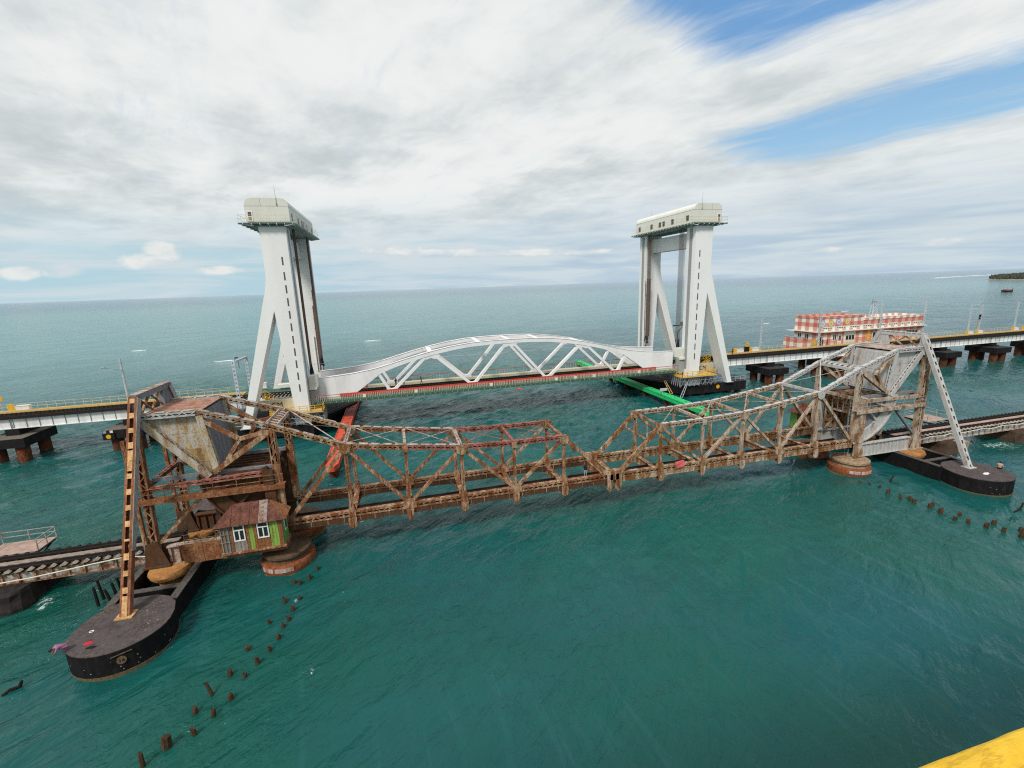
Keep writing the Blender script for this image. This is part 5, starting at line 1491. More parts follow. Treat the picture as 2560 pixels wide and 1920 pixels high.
def pile_cap(s, label):
    X = lambda uu: CX + s * (36.35 + uu)
    root = thing('pile_cap', label, 'pile cap', (X(5), 90, 0), 'black pile caps of the lift towers')
    poly = [(X(-0.2), 79.8), (X(14.4), 79.8), (X(14.4), 102.5), (X(-6.4), 102.5), (X(-6.4), 92.4)]
    MB().prism(poly, 0.55, 2.44, 'z').build('cap_block', 'cap_black', root)
    cxp, cyp = X(4), 91
    MB().prism([(cxp + (x - cxp) * 0.995, cyp + (y - cyp) * 0.995) for x, y in poly], 2.445, 2.50, 'z').build('cap_deck', 'cap_top', root)
    for uu in (1.0, 4.2, 7.6, 10.8, 13.2):
        for y in (80.8, 86, 92, 98):
            if uu < 1.5 and y > 81:
                pass
            MB().tube((X(uu), y, -2), (X(uu), y, 0.56), 0.62, 16).build('pile', 'pile_rust', root, smooth=True)
    for uu, y in ((-2.6, 88), (-4.8, 93), (-4.8, 99)):
        MB().tube((X(uu), y, -2), (X(uu), y, 0.56), 0.62, 16).build('pile', 'pile_rust', root, smooth=True)
    xs_ = X(7.35)
    MB().tube((xs_, 79.80, 1.72), (xs_, 79.74, 1.72), 0.42, 20).build('number_disc', 'sign_yellow', root)
    MB().tube((xs_, 79.82, 1.72), (xs_, 79.76, 1.72), 0.62, 20).build('disc_rim', 'black_plain', root)
    mb = MB()
    for h_ in (0.5, 1.0):
        mb.tube((X(-0.2), 79.95, 2.5 + h_), (X(14.2), 79.95, 2.5 + h_), 0.03, 5).tube((X(-0.2), 79.95, 2.5 + h_), (X(-6.2), 92.4, 2.5 + h_), 0.03, 5)
    mb.build('edge_rail', 'mast_grey', root)
    for k in range(13):
        x = X(-0.2 + k * 1.2)
        MB().tube((x, 79.95, 2.5), (x, 79.95, 3.52), 0.03, 5).build('railing_post', 'mast_grey', root)
    return root
pile_cap(-1, 'black pile cap on rusty piles under the left lift tower')
pile_cap(1, 'black pile cap with a yellow disc under the right lift tower')
tag(MB().hexa([(64.0, 80.6, 2.52), (66.8, 80.6, 2.52), (67.0, 82.6, 2.52), (64.0, 82.8, 2.52), (64.4, 81.0, 3.6), (66.2, 80.9, 4.0), (66.3, 82.3, 4.3), (64.6, 82.4, 3.8)]).add([(66.3, 80.5, 2.52), (67.4, 80.5, 2.52), (67.0, 81.5, 4.2)], [(0, 1, 2)]).build('blue_tarpaulin', 'tarp_blue'), 'heap under a grey blue tarpaulin at the foot of the right lift tower', 'tarpaulin')
tag(MB().box(-25.6, -24.4, 91.2, 92.2, 6.9, 7.9).build('water_tank', 'box_white'), 'white tank box behind the left tower leg', 'tank')
tag(MB().box(-22.3, -18.6, 90.3, 91.6, 6.9, 7.5).build('white_cabinet', 'box_white'), 'long white cabinet on the deck behind the left tower leg', 'cabinet')
tag(MB().box(-17.0, -16.3, 86.3, 86.9, 6.8, 8.3).build('red_cabinet', 'red_rail'), 'red cabinet beside the left main leg', 'cabinet')

# ------------------------------------------------------------------ lift span
def lift_span():
    C0, HL = 20.45, 35.1
    root = thing('lift_span', 'white bowed truss lift span with red railings between the two towers', 'lift span', (C0, 86.9, 5.6), None)
    topz = lambda a: float(np.interp(abs(a), [0, 3.5, 7.4, 11, 14.4, 18, 20.8, 22.8, 25, 28.5, 32, 35.1], [14.18, 14.15, 13.98, 13.55, 12.95, 12.15, 11.45, 10.9, 10.4, 9.9, 9.62, 9.5]))
    YA, YB = 83.0, 90.7
    for y in (YA, YB):
        y0, y1 = y - 0.35, y + 0.35
        # top arch as one welded box, deepening into the solid end plates
        seg = np.linspace(-HL, HL, 57)
        dep = lambda a: float(np.interp(abs(a), [0, 18, 22, 24.5], [0.72, 0.74, 0.9, 1.2]))
        tops = [(C0 + a, topz(a)) for a in seg]
        bots = [(C0 + a, topz(a) - dep(a)) for a in seg if abs(a) <= 24.6]
        up_ = tops
        # polygon: top line, right end plate, underside of arch, left end plate
        e = 25.2
        right = [(C0 + HL, 6.0), (C0 + HL - 6.2, 6.0)]
        left = [(C0 - HL + 6.2, 6.0), (C0 - HL, 6.0)]
        poly = up_ + right + list(reversed(bots)) + left
        MB().prism(poly, y0, y1, 'y').build('arch_chord', 'truss_white', root)
        mb = MB()
        for p, q in zip(tops, tops[1:]):
            mb.beam((p[0], y, p[1] + 0.016), (q[0], y, q[1] + 0.016), 0.86, 0.03)
        mb.build('arch_flange', 'truss_white', root)
        nodes = [-22.2, -7.4, 7.4, 22.2]
        tips = [-25.0, -14.9, 0.0, 14.9, 25.0]
        for i, nd in enumerate(nodes):
            for tp in (tips[i], tips[i + 1]):
                sgn = 1 if tp > nd else -1
                tx = tp - sgn * 0.55
                MB().beam((C0 + nd + sgn * 0.35, y, 6.25), (C0 + tx, y, topz(tp) - 0.6), 0.50, 0.58, (0, 1, 0)).build('diagonal', 'truss_white', root)
            MB().prism([(C0 + nd - 1.1, 6.0), (C0 + nd + 1.1, 6.0), (C0 + nd + 0.85, 6.75), (C0 + nd, 6.55), (C0 + nd - 0.85, 6.75)], y - 0.3, y + 0.3, 'y').build('node_plate', 'truss_white', root)
        for tp in tips[1:4]:
            z = topz(tp)
            MB().prism([(C0 + tp - 1.7, z - 0.66), (C0 + tp + 1.7, z - 0.66), (C0 + tp + 0.8, z - 1.45), (C0 + tp, z - 1.15), (C0 + tp - 0.8, z - 1.45)], y - 0.28, y + 0.28, 'y').build('node_plate', 'truss_white', root)
        MB().box(C0 - HL, C0 + HL, y - 0.30, y + 0.30, 5.5, 5.99).build('bottom_chord', 'cream_edge', root)
    for a in (-14.9, -5.8, 0, 5.8, 14.9):
        MB().box(C0 + a - 0.4, C0 + a + 0.4, YA + 0.36, YB - 0.36, topz(a) - 0.72, topz(a) - 0.05).build('top_strut', 'truss_white', root)
    for a, b2 in ((-14.9, -5.8), (5.8, 14.9), (-5.8, 5.8)):
        pass
    # deck
    MB().box(C0 - HL, C0 + HL, YA + 0.31, YB - 0.31, 5.15, 5.5).build('deck_plate', 'cap_top', root)
    MB().box(C0 - HL, C0 + HL, 80.9, YA - 0.31, 5.45, 5.62).build('side_walk', 'green_edge', root)
    MB().box(C0 - HL, C0 + HL, 80.78, 80.88, 5.30, 5.72).build('walk_edge', 'green_edge', root)
    mb = MB()
    for k in range(70):
        x = C0 - HL + 0.5 + k
        mb.box(x - 0.03, x + 0.03, 80.74, 80.775, 5.40, 5.62)
    mb.build('walk_brackets', 'cream_edge', root, 'stuff')
    MB().box(C0 - HL, C0 + HL, 82.2, 82.55, 5.0, 5.44).build('walk_girder', 'cream_edge', root)
    MB().box(C0 - HL + 5, C0 + HL - 5, YB + 0.32, YB + 0.95, 5.85, 6.0).build('far_walk', 'cream_edge', root)
    for y in (86.1, 87.75):
        MB().box(C0 - HL, C0 + HL, y - 0.06, y + 0.06, 5.84, 6.0).build('rail', 'black_rail', root)
    mb = MB()
    for k in range(115):
        x = C0 - HL + 0.4 + k * 0.61
        mb.box(x - 0.13, x + 0.13, 85.3, 88.55, 5.66, 5.83)
    mb.build('sleepers', 'black_rail', root, 'stuff')
    MB().box(C0 - HL, C0 + HL, 84.6, 85.05, 5.51, 5.75).build('stringer', 'seam_grey', root)
    MB().box(C0 - HL, C0 + HL, 88.7, 89.1, 5.51, 5.75).build('stringer', 'black_rail', root)
    # red railings
    for y in (80.84, 91.6):
        zb = 5.72 if y < 85 else 6.0
        mb = MB().box(C0 - HL, C0 + HL, y - 0.03, y + 0.03, zb + 0.98, zb + 1.07)
        mb.build('red_handrail', 'red_rail', root)
        if y < 85:
            MB().box(C0 - HL + 4.0, C0 + HL - 4.0, 82.5, 82.54, 5.95, 6.52).build('red_screen', 'red_rail', root)
            mb = MB()
            for k in range(180):
                x = C0 - 29.0 + k * 0.325
                mb.box(x - 0.035, x + 0.035, 82.40, 82.48, 5.63, 6.25)
            mb.build('red_balusters', 'cream_edge', root, 'stuff')
            mb = MB()
            for k in range(240):
                x = C0 - HL + 0.15 + k * 0.292
                mb.box(x - 0.012, x + 0.012, y - 0.012, y + 0.012, 5.72, 6.7)
            mb.build('fine_balusters', 'box_white', root, 'stuff')
        else:
            mb = MB()
            for k in range(118):
                x = C0 - HL + 0.3 + k * 0.595
                mb.box(x - 0.02, x + 0.02, y - 0.02, y + 0.02, 6.0, 7.0)
            mb.build('fine_balusters', 'cream_edge', root, 'stuff')
    for a in (-27, -18, -4, 9, 13, 17, 27):
        MB().box(C0 + a - 0.25, C0 + a + 0.25, 82.0, 82.3, 5.63, 6.1).build('junction_box', 'box_white', root)
    # overhead contact wire
    mb = MB().tube((-15.0, 86.9, 11.4), (5.5, 86.9, 11.1), 0.035, 4).tube((5.5, 86.9, 11.1), (36, 86.9, 11.2), 0.035, 4).tube((36, 86.9, 11.2), (57, 86.9, 11.5), 0.035, 4)
    mb.build('contact_wire', 'mast_grey', root)
    return root
lift_span()
tag(MB().tube((21.1, 80.6, 4.85), (21.75, 80.6, 4.85), 0.22, 10).tube((21.35, 80.6, 4.85), (21.35, 80.75, 5.4), 0.03, 4).build('hanging_float', 'fender_red'), 'orange float hanging below the edge of the lift span walkway', 'float')

# ------------------------------------------------------------------ channel fenders
def fender(x0, x1, ys, z, mat, label, end_pile):
    root = thing('channel_fender', label, 'fender', ((x0 + x1) / 2, (ys[0] + ys[-1]) / 2, 0), 'channel fenders')
    xm = (x0 + x1) / 2
    for ya, yb in zip(ys, ys[1:]):
        ya += 0.03; yb -= 0.03
        MB().box(x0, x1, ya, yb, z - 0.75, z).build('fender_beam', mat, root)
        MB().box(x0 + 0.25, x1 - 0.25, ya + 0.1, yb - 0.1, z - 0.95, z - 0.752).build('fender_keel', mat, root)
        MB().box(x0 - 0.05, x0 + 0.06, ya, yb, z - 0.1, z + 0.09).build('fender_curb', mat, root)
        for f in (0.22, 0.5, 0.78):
            yy = ya + (yb - ya) * f
            MB().tube((xm + 0.25, yy, z + 0.001), (xm + 0.25, yy, z + 0.02), 0.17, 10).build('lifting_eye', 'cap_black', root)
            MB().box(x0 + 0.1, x0 + 0.5, yy - 0.1, yy + 0.1, z + 0.002, z + 0.06).build('cleat', mat, root)
    for yy in [ys[0] + 0.9] + [(a_ + b_) / 2 for a_, b_ in zip(ys, ys[1:])] + [ys[-1] - 1]:
        MB().tube((xm, yy, -2), (xm, yy, z - 0.751), 0.62 if end_pile else 0.5, 16).build('pile', 'pile_rust', root, smooth=True)
    MB().prism([(x0, ys[0] + 0.02), (x1, ys[0] + 0.02), (x1 - 0.45, ys[0] - 1.1), (x0 + 0.45, ys[0] - 1.1)], z - 0.72, z - 0.01, 'z').build('fender_nose', mat, root)
    return root
fender(-10.55, -8.85, [59.6, 66.5, 73.5, 84, 94.5, 105], 2.15, 'fender_red', 'orange red channel fender beam on piles beside the left tower', True)
fender(49.25, 50.95, [64.0, 72, 80, 88, 96, 104, 112, 121], 2.15, 'fender_green', 'bright green channel fender beam on piles beside the right tower', False)
tag(MB().box(49.9, 50.0, 77.2, 77.4, 2.0, 3.1).box(49.3, 50.8, 77.0, 77.2, 2.7, 3.2).build('white_board', 'mast_grey'), 'pale board standing on the green fender under the lift span', 'board')
for k, (ya, xa_) in enumerate(((82.5, 54.6), (79.3, 57.8))):
    mb = MB()
    for dx in (0, 0.55):
        mb.tube((51.0 + dx, ya - 7.5 + 1.2, 2.2), (xa_ + dx * .6 - 1.0, ya, 3.4), 0.05, 5)
    for q in range(6):
        f = q / 5
        p0 = Vector((51.0, ya - 6.3, 2.2)).lerp(Vector((xa_ - 1.0, ya, 3.4)), f); p1 = Vector((51.55, ya - 6.3, 2.2)).lerp(Vector((xa_ - .67, ya, 3.4)), f)
        mb.tube(p0, p1, 0.035, 4)
    tag(mb.build('gangway_ladder', 'yellow_walk' if k == 0 else 'mast_grey'), ['yellow ladder leading from the green fender to the black cap', 'grey ladder leading from the green fender to the black cap'][k], 'ladder')

# ------------------------------------------------------------------ approach viaduct of the new line
ZR = 6.95
def viaduct_span(x0, x1, label, dark_top=False):
    L = x1 - x0
    root = thing('viaduct_span', label, 'bridge span', (x0, 87, 4.8), 'girder spans of the new line')
    g = 0.06
    for y in (85.0, 88.5):
        MB().box(x0 + g, x1 - g, y - 0.03, y + 0.03, 4.9, 6.30).build('plate_girder', 'girder_white', root)
        MB().box(x0 + g, x1 - g, y - 0.24, y + 0.24, 6.302, 6.38).box(x0 + g, x1 - g, y - 0.24, y + 0.24, 4.82, 4.898).build('girder_flange', 'girder_white', root)
    n = int(L / 1.6)
    for k in range(n + 1):
        x = x0 + g + 0.12 + k * (L - 2 * g - .24) / n
        MB().box(x - 0.025, x + 0.025, 84.86, 84.968, 4.9, 6.3).build('stiffener', 'seam_grey', root)
    mb = MB()
    for k in range(int(L / 0.62)):
        x = x0 + 0.3 + k * 0.62
        mb.box(x - 0.12, x + 0.12, 84.75, 88.75, 6.382, 6.58)
    mb.build('sleepers', 'black_rail', root, 'stuff')
    for y in (86.05, 87.7):
        MB().box(x0, x1, y - 0.05, y + 0.05, 6.582, 6.76).box(x0, x1, y - 0.2, y + 0.2, 6.582, 6.62).build('rail', 'black_rail', root)
    MB().box(x0 + .02, x1 - .02, 84.55, 84.7, 6.40, 6.85).build('cable_tray', 'black_rail', root)
    MB().box(x0 + .02, x1 - .02, 88.8, 90.5, 6.50, 6.68).build('side_walk', 'yellow_walk', root)
    MB().box(x0 + .02, x1 - .02, 88.78, 88.86, 6.682, 6.95).build('walk_edge', 'yellow_walk', root)
    for h_ in (0.55, 1.05):
        MB().box(x0, x1, 90.38, 90.42, 6.68 + h_ - 0.02, 6.68 + h_ + 0.02).build('walk_rail', 'rail_pale_yellow', root)
    for k in range(int(L / 1.28)):
        x = x0 + 0.3 + k * 1.28
        MB().box(x - 0.022, x + 0.022, 90.38, 90.42, 6.68, 7.76).build('railing_post', 'rail_pale_yellow', root)
    return root
v0 = viaduct_span(63.7, 81.6, 'white girder span of the new line, first to the right of the right lift tower')
xs = 81.6
for k in range(1, 8):
    clone(v0, (xs, 87, 4.8), 'white girder span of the new line, %s to the right of the right lift tower' % ORD[k])
    xs += 17.9
w0 = viaduct_span(-43.7, -27.6, 'white girder span of the new line, first to the left of the left lift tower')
w1 = viaduct_span(-59.3, -43.7, 'white girder span of the new line, second to the left of the left lift tower')
w2 = clone(w1, (-74.9, 87, 4.8), 'white girder span of the new line, third to the left of the left lift tower')
w3 = clone(w1, (-90.5, 87, 4.8), 'white girder span of the new line, fourth to the left of the left lift tower')
# deck pieces between tower legs and first spans
for s in (-1, 1):
    X = lambda uu: CX + s * (36.35 + uu)
    a_, b_ = (X(-1), -27.6) if s < 0 else (X(-1), 63.7)
    a_, b_ = min(a_, b_), max(a_, b_)
    root = thing('tower_deck', 'short track deck passing between the legs of the %s lift tower' % ('left' if s < 0 else 'right'), 'track deck', ((a_ + b_) / 2, 87, 5), 'decks inside the lift towers')
    MB().box(a_, b_, 84.9, 88.7, 4.9, 6.3).build('deck_girder', 'girder_white', root)
    mb = MB()
    for k in range(int((b_ - a_) / 0.62)):
        x = a_ + 0.3 + k * 0.62
        mb.box(x - 0.12, x + 0.12, 84.85, 88.75, 6.302, 6.48)
    mb.build('sleepers', 'black_rail', root, 'stuff')
    for y in (86.05, 87.7):
        MB().box(a_, b_, y - 0.05, y + 0.05, 6.482, 6.66).build('rail', 'black_rail', root)
    MB().box(a_, b_, 88.8, 92.0, 6.35, 6.5).build('side_walk', 'green_edge', root)
    mb = MB()
    for h_ in (0.55, 1.05):
        mb.box(a_, b_, 91.9, 91.96, 6.5 + h_ - .03, 6.5 + h_ + .03)
    mb.build('walk_rail', 'rail_pale_yellow', root)

def new_pier(cx, label, sign):
    ct = 'cap_brown' if sign < 0 else 'cap_top'
    root = thing('viaduct_pier', label, 'pier', (cx, 86, 0), 'black capped piers of the new line')
    MB().box(cx - 2.7, cx + 2.7, 82.3, 89.4, 2.35, 3.75).build('pier_cap', 'cap_black', root)
    MB().box(cx - 2.65, cx + 2.65, 82.35, 89.35, 3.752, 3.80).build('cap_deck', ct, root)
    MB().box(cx - 0.9, cx + 0.9, 84.6, 88.8, 3.802, 4.8).build('bearing_pedestal', 'cap_black', root)
    for dx in (-1.5, 1.5):
        for y in (83.5, 88.0):
            MB().tube((cx + dx, y, -2), (cx + dx, y, 2.36), 0.82, 18).build('pile', 'pile_rust', root, smooth=True)
    if sign < 0:
        xx = cx - 1.9
        MB().box(cx - 2.72, cx - 1.1, 82.1, 82.295, 2.3, 3.3).build('sign_board', 'cap_black', root)
        MB().tube((xx, 82.05, 2.8), (xx, 82.095, 2.8), 0.34, 18).build('number_disc', 'sign_yellow', root)
        for q in range(2):
            MB().box(cx - 2.6 + q * 0.9, cx - 2.2 + q * .9, 82.25, 82.297, 3.35, 3.72).build('cap_mark', 'box_white' if q else 'seam_grey', root)
    else:
        MB().box(cx + 2.9, cx + 5.6, 86.6, 88.2, 2.4, 3.6).build('sign_block', 'cap_black', root)
        MB().tube((cx + 5.0, 86.55, 3.0), (cx + 5.0, 86.595, 3.0), 0.36, 18).build('number_disc', 'sign_yellow', root)
        MB().tube((cx + 5.0, 86.57, 3.0), (cx + 5.0, 86.6, 3.0), 0.52, 18).build('disc_rim', 'black_plain', root)
    return root
for k, x in enumerate((-43.7, -59.3, -74.9)):
    new_pier(x, 'black capped pier on rusty piles, %s to the left of the left lift tower' % ORD[k], -1)
p0 = new_pier(82.7, 'black capped pier on rusty piles, first to the right of the right lift tower', 1)
for k in range(1, 7):
    clone(p0, (82.7 + 17.9 * k, 86, 0), 'black capped pier on rusty piles, %s to the right of the right lift tower' % ORD[k])
# ------------------------------------------------------------------ masts and signals
def lattice_mast(x, y, zb, zt, label, arm=None, w_=0.34):
    root = thing('catenary_mast', label, 'mast', (x, y, zb), 'overhead line masts')
    mb = MB()
    for k in (-1, 1):
        mb.box(x + k * w_ / 2 - 0.045, x + k * w_ / 2 + 0.045, y - 0.12, y + 0.12, zb, zt)
    mb.build('mast_channel', 'mast_grey', root)
    n = int((zt - zb) / 0.75)
    for k in range(n):
        z = zb + 0.25 + k * (zt - zb - 0.4) / n
        MB().box(x - w_ / 2 + .046, x + w_ / 2 - .046, y - 0.11, y - 0.08, z, z + 0.34).build('mast_batten', 'mast_grey', root)
    MB().box(x - 0.35, x + 0.35, y - 0.3, y + 0.3, zb, zb + 0.08).build('mast_foot', 'mast_grey', root)
    if arm:
        for (p, q, r) in arm:
            MB().tube(p, q, r, 6).build('mast_arm', 'mast_grey', root)
    return root
mb_root = thing('catenary_mast', 'plain grey pole mast behind the old tower at left', 'mast', (-46.2, 90.6, 6.6), 'overhead line masts')
MB().tube((-46.2, 90.6, 6.6), (-46.2, 90.6, 14.1), 0.19, 8, 0.17).build('pole', 'mast_grey', mb_root)
MB().tube((-46.4, 90.45, 13.5), (-46.0, 90.45, 13.5), 0.07, 6).tube((-46.2, 90.4, 12.2), (-48.0, 89.0, 12.9), 0.05, 5).tube((-48.2, 88.9, 12.85), (-47.8, 89.1, 13.0), 0.1, 6).build('mast_arm', 'rope_grey', mb_root)
pr_ = thing('portal_mast', 'grey battened portal mast spanning the track left of the left lift tower', 'mast', (-27.1, 84.4, 5), None)
mb = MB()
for y in (84.4, 91.2):
    for k in (-1, 1):
        MB().box(-27.1 + k * 0.2 - .05, -27.1 + k * 0.2 + .05, y - 0.14, y + 0.14, 5.0, 13.1).build('mast_channel', 'mast_grey', pr_)
    for k in range(11):
        MB().box(-27.24, -26.96, y - 0.13, y - 0.1, 5.4 + k * .7, 5.75 + k * .7).build('mast_batten', 'mast_grey', pr_)
MB().beam((-27.1, 84.4, 12.95), (-27.1, 91.2, 12.95), 0.3, 0.34).build('portal_beam', 'mast_grey', pr_)
MB().tube((-27.1, 85.2, 13.2), (-27.1, 86.0, 13.6), 0.06, 5).box(-27.3, -26.9, 85.9, 86.5, 13.5, 13.62).tube((-27.1, 86.9, 12.9), (-27.1, 86.9, 11.6), 0.05, 5).build('insulator', 'bush_dark', pr_)
pr2 = thing('portal_mast', 'dark battened mast standing close behind the left main leg', 'mast', (-18.4, 92, 6), None)
for k in (-1, 1):
    MB().box(-18.4 + k * 0.16 - .05, -18.4 + k * 0.16 + .05, 92.0, 92.2, 6.4, 13.0).build('mast_channel', 'mast_grey', pr2)
for k in range(9):
    MB().box(-18.5, -18.3, 92.01, 92.05, 6.8 + k * .7, 7.15 + k * .7).build('mast_batten', 'seam_grey', pr2)
MB().beam((-18.4, 92.1, 12.4), (-20.6, 91.2, 12.5), 0.12, 0.14).box(-20.8, -19.6, 91.0, 91.2, 12.6, 12.75).build('mast_arm', 'bush_dark', pr2)
MB().tube((-27.1, 87, 11.9), (-14.5, 86.9, 11.4), 0.03, 4).build('contact_wire', 'mast_grey', pr_)
rm = lattice_mast(84.8, 90.6, 6.7, 14.4, 'slender lattice mast standing alone left of the checked building')
lattice_mast(101.6, 90.0, 6.7, 16.4, 'slender lattice mast in front of the left corner of the checked building')
lattice_mast(121.4, 90.4, 6.7, 16.7, 'slender lattice mast in front of the middle of the checked building')
lattice_mast(136.6, 90.5, 6.7, 16.7, 'slender lattice mast at the right end of the checked building')
lattice_mast(153.7, 90.6, 6.7, 14.5, 'lattice mast of the far deck, left one of the pair', arm=[((153.7, 90.6, 14.4), (155.2, 89.8, 14.9), 0.05), ((153.7, 90.6, 13.6), (155, 89.9, 13.5), .05)])
lattice_mast(157.7, 90.6, 6.7, 14.6, 'lattice mast of the far deck, right one of the pair')
lattice_mast(172.0, 90.6, 6.7, 14.8, 'lattice mast of the far deck nearest the right edge')
gr = thing('roof_gantry', 'small lattice gantry standing on the roof of the checked building', 'gantry', (125.2, 95.5, 12.4))
for dx, dy in ((-0.9, -0.5), (0.9, -0.5), (-0.9, 0.5), (0.9, 0.5)):
    MB().beam((125.2 + dx, 95.5 + dy, 12.3), (125.2 + dx * .45, 95.5 + dy * .4, 16.6), 0.14, 0.14).build('gantry_leg', 'mast_grey', gr)
for k in range(4):
    z = 12.9 + k
    MB().beam((124.4 + k * .1, 94.95, z), (126.0 - k * .12, 94.98, z + 1.0), 0.09, 0.09).build('gantry_brace', 'mast_grey', gr)
MB().box(124.6, 125.8, 94.9, 96.0, 16.6, 16.75).tube((124.2, 95.2, 16.7), (124.2, 95.2, 17.2), .2, 6).build('gantry_head', 'seam_grey', gr)
def signal(x, y, zt, label):
    root = thing('rail_signal', label, 'signal', (x, y, 6.7), 'rail signals')
    MB().tube((x, y, 6.7), (x, y, zt), 0.1, 6).build('signal_post', 'mast_grey', root)
    MB().box(x - 0.28, x + 0.28, y - 0.3, y - 0.12, zt - 0.7, zt).build('signal_head', 'black_plain', root)
    MB().box(x - 0.22, x + 0.22, y - 0.28, y - 0.12, zt - 1.35, zt - 0.85).build('signal_head', 'black_plain', root)
    MB().box(x - 0.3, x + 0.3, y - 0.12, y + 0.1, 8.0, zt - 1.5).build('signal_ladder', 'seam_grey', root)
signal(156.8, 90.4, 11.9, 'two lamp rail signal between the pair of far masts')
signal(176.5, 90.4, 13.0, 'two lamp rail signal at the right edge of the far deck')
for k, (x, y, lab) in enumerate(((82.4, 89.7, 'white equipment box by the lone mast on the right deck'), (78.2, 89.7, 'pale equipment box next to the dark cabinet on the right deck'), (156.5, 89.6, 'white equipment box under the far rail signal'),
                                 (152.8, 89.6, 'pale cream equipment box with a yellow rail on the far deck'), (170.6, 89.6, 'cream equipment box at the far mast near the right edge'), (174.8, 89.6, 'white equipment box nearest the right edge'), (-60.4, 89.6, 'white equipment box on the left deck near the round yellow sign'))):
    root = thing('equipment_box', lab, 'box', (x, y, 6.68), 'equipment boxes on the new deck')
    MB().box(x - 0.9, x + 0.9, y - 0.35, y + 0.35, 6.69, 7.5).build('box_body', 'box_white', root)
    MB().box(x - 0.95, x + 0.95, y - 0.4, y + 0.4, 7.502, 7.58).build('box_lid', 'house_cream', root)
    MB().box(x - 1.9, x - 1.0, y - 0.3, y - 0.24, 6.7, 7.9).box(x - 1.9, x - 1.84, y - .3, y + .5, 7.84, 7.9).build('guard_rail', 'yellow_paint', root)
root = thing('dark_cabinet', 'dark cabinet topped by a yellow valve frame on the right deck', 'cabinet', (79.8, 89.3, 6.68))
MB().box(79.4, 80.3, 89.0, 89.7, 6.69, 8.1).build('cabinet_body', 'cap_black', root)
MB().box(79.5, 80.2, 89.1, 89.6, 8.102, 8.5).tube((79.85, 89.3, 8.5), (79.85, 89.3, 9.2), 0.15, 7).box(79.4, 80.3, 89.05, 89.15, 8.7, 8.85).build('valve_frame', 'yellow_paint', root)
root = thing('round_sign', 'round yellow sign on a post beside the left deck', 'sign', (-64.0, 90.6, 6.7))
MB().tube((-64.0, 90.6, 6.7), (-64.0, 90.6, 8.3), 0.05, 6).build('sign_post', 'mast_grey', root)
MB().tube((-64.0, 90.52, 8.75), (-64.0, 90.46, 8.75), 0.52, 20).build('sign_disc', 'sign_yellow', root)
MB().box(-64.2, -63.85, 90.44, 90.458, 8.55, 8.95).build('sign_symbol', 'black_plain', root)
# switch gear on the right lift tower deck
root = thing('disconnector', 'black switch on a bent post between the right tower legs', 'switch', (63.5, 93.0, 6.5))
MB().tube((63.5, 93.0, 6.5), (63.5, 93.0, 12.0), 0.1, 6).tube((63.5, 93.0, 12.0), (64.6, 92.6, 13.6), 0.1, 6).build('switch_post', 'bush_dark', root)
MB().box(62.0, 65.3, 92.4, 92.7, 13.6, 13.85).box(64.0, 65.2, 92.2, 92.9, 13.86, 14.5).build('switch_head', 'bush_dark', root)
MB().box(63.2, 63.8, 92.8, 93.2, 6.5, 8.2).build('red_case', 'red_rail', root)

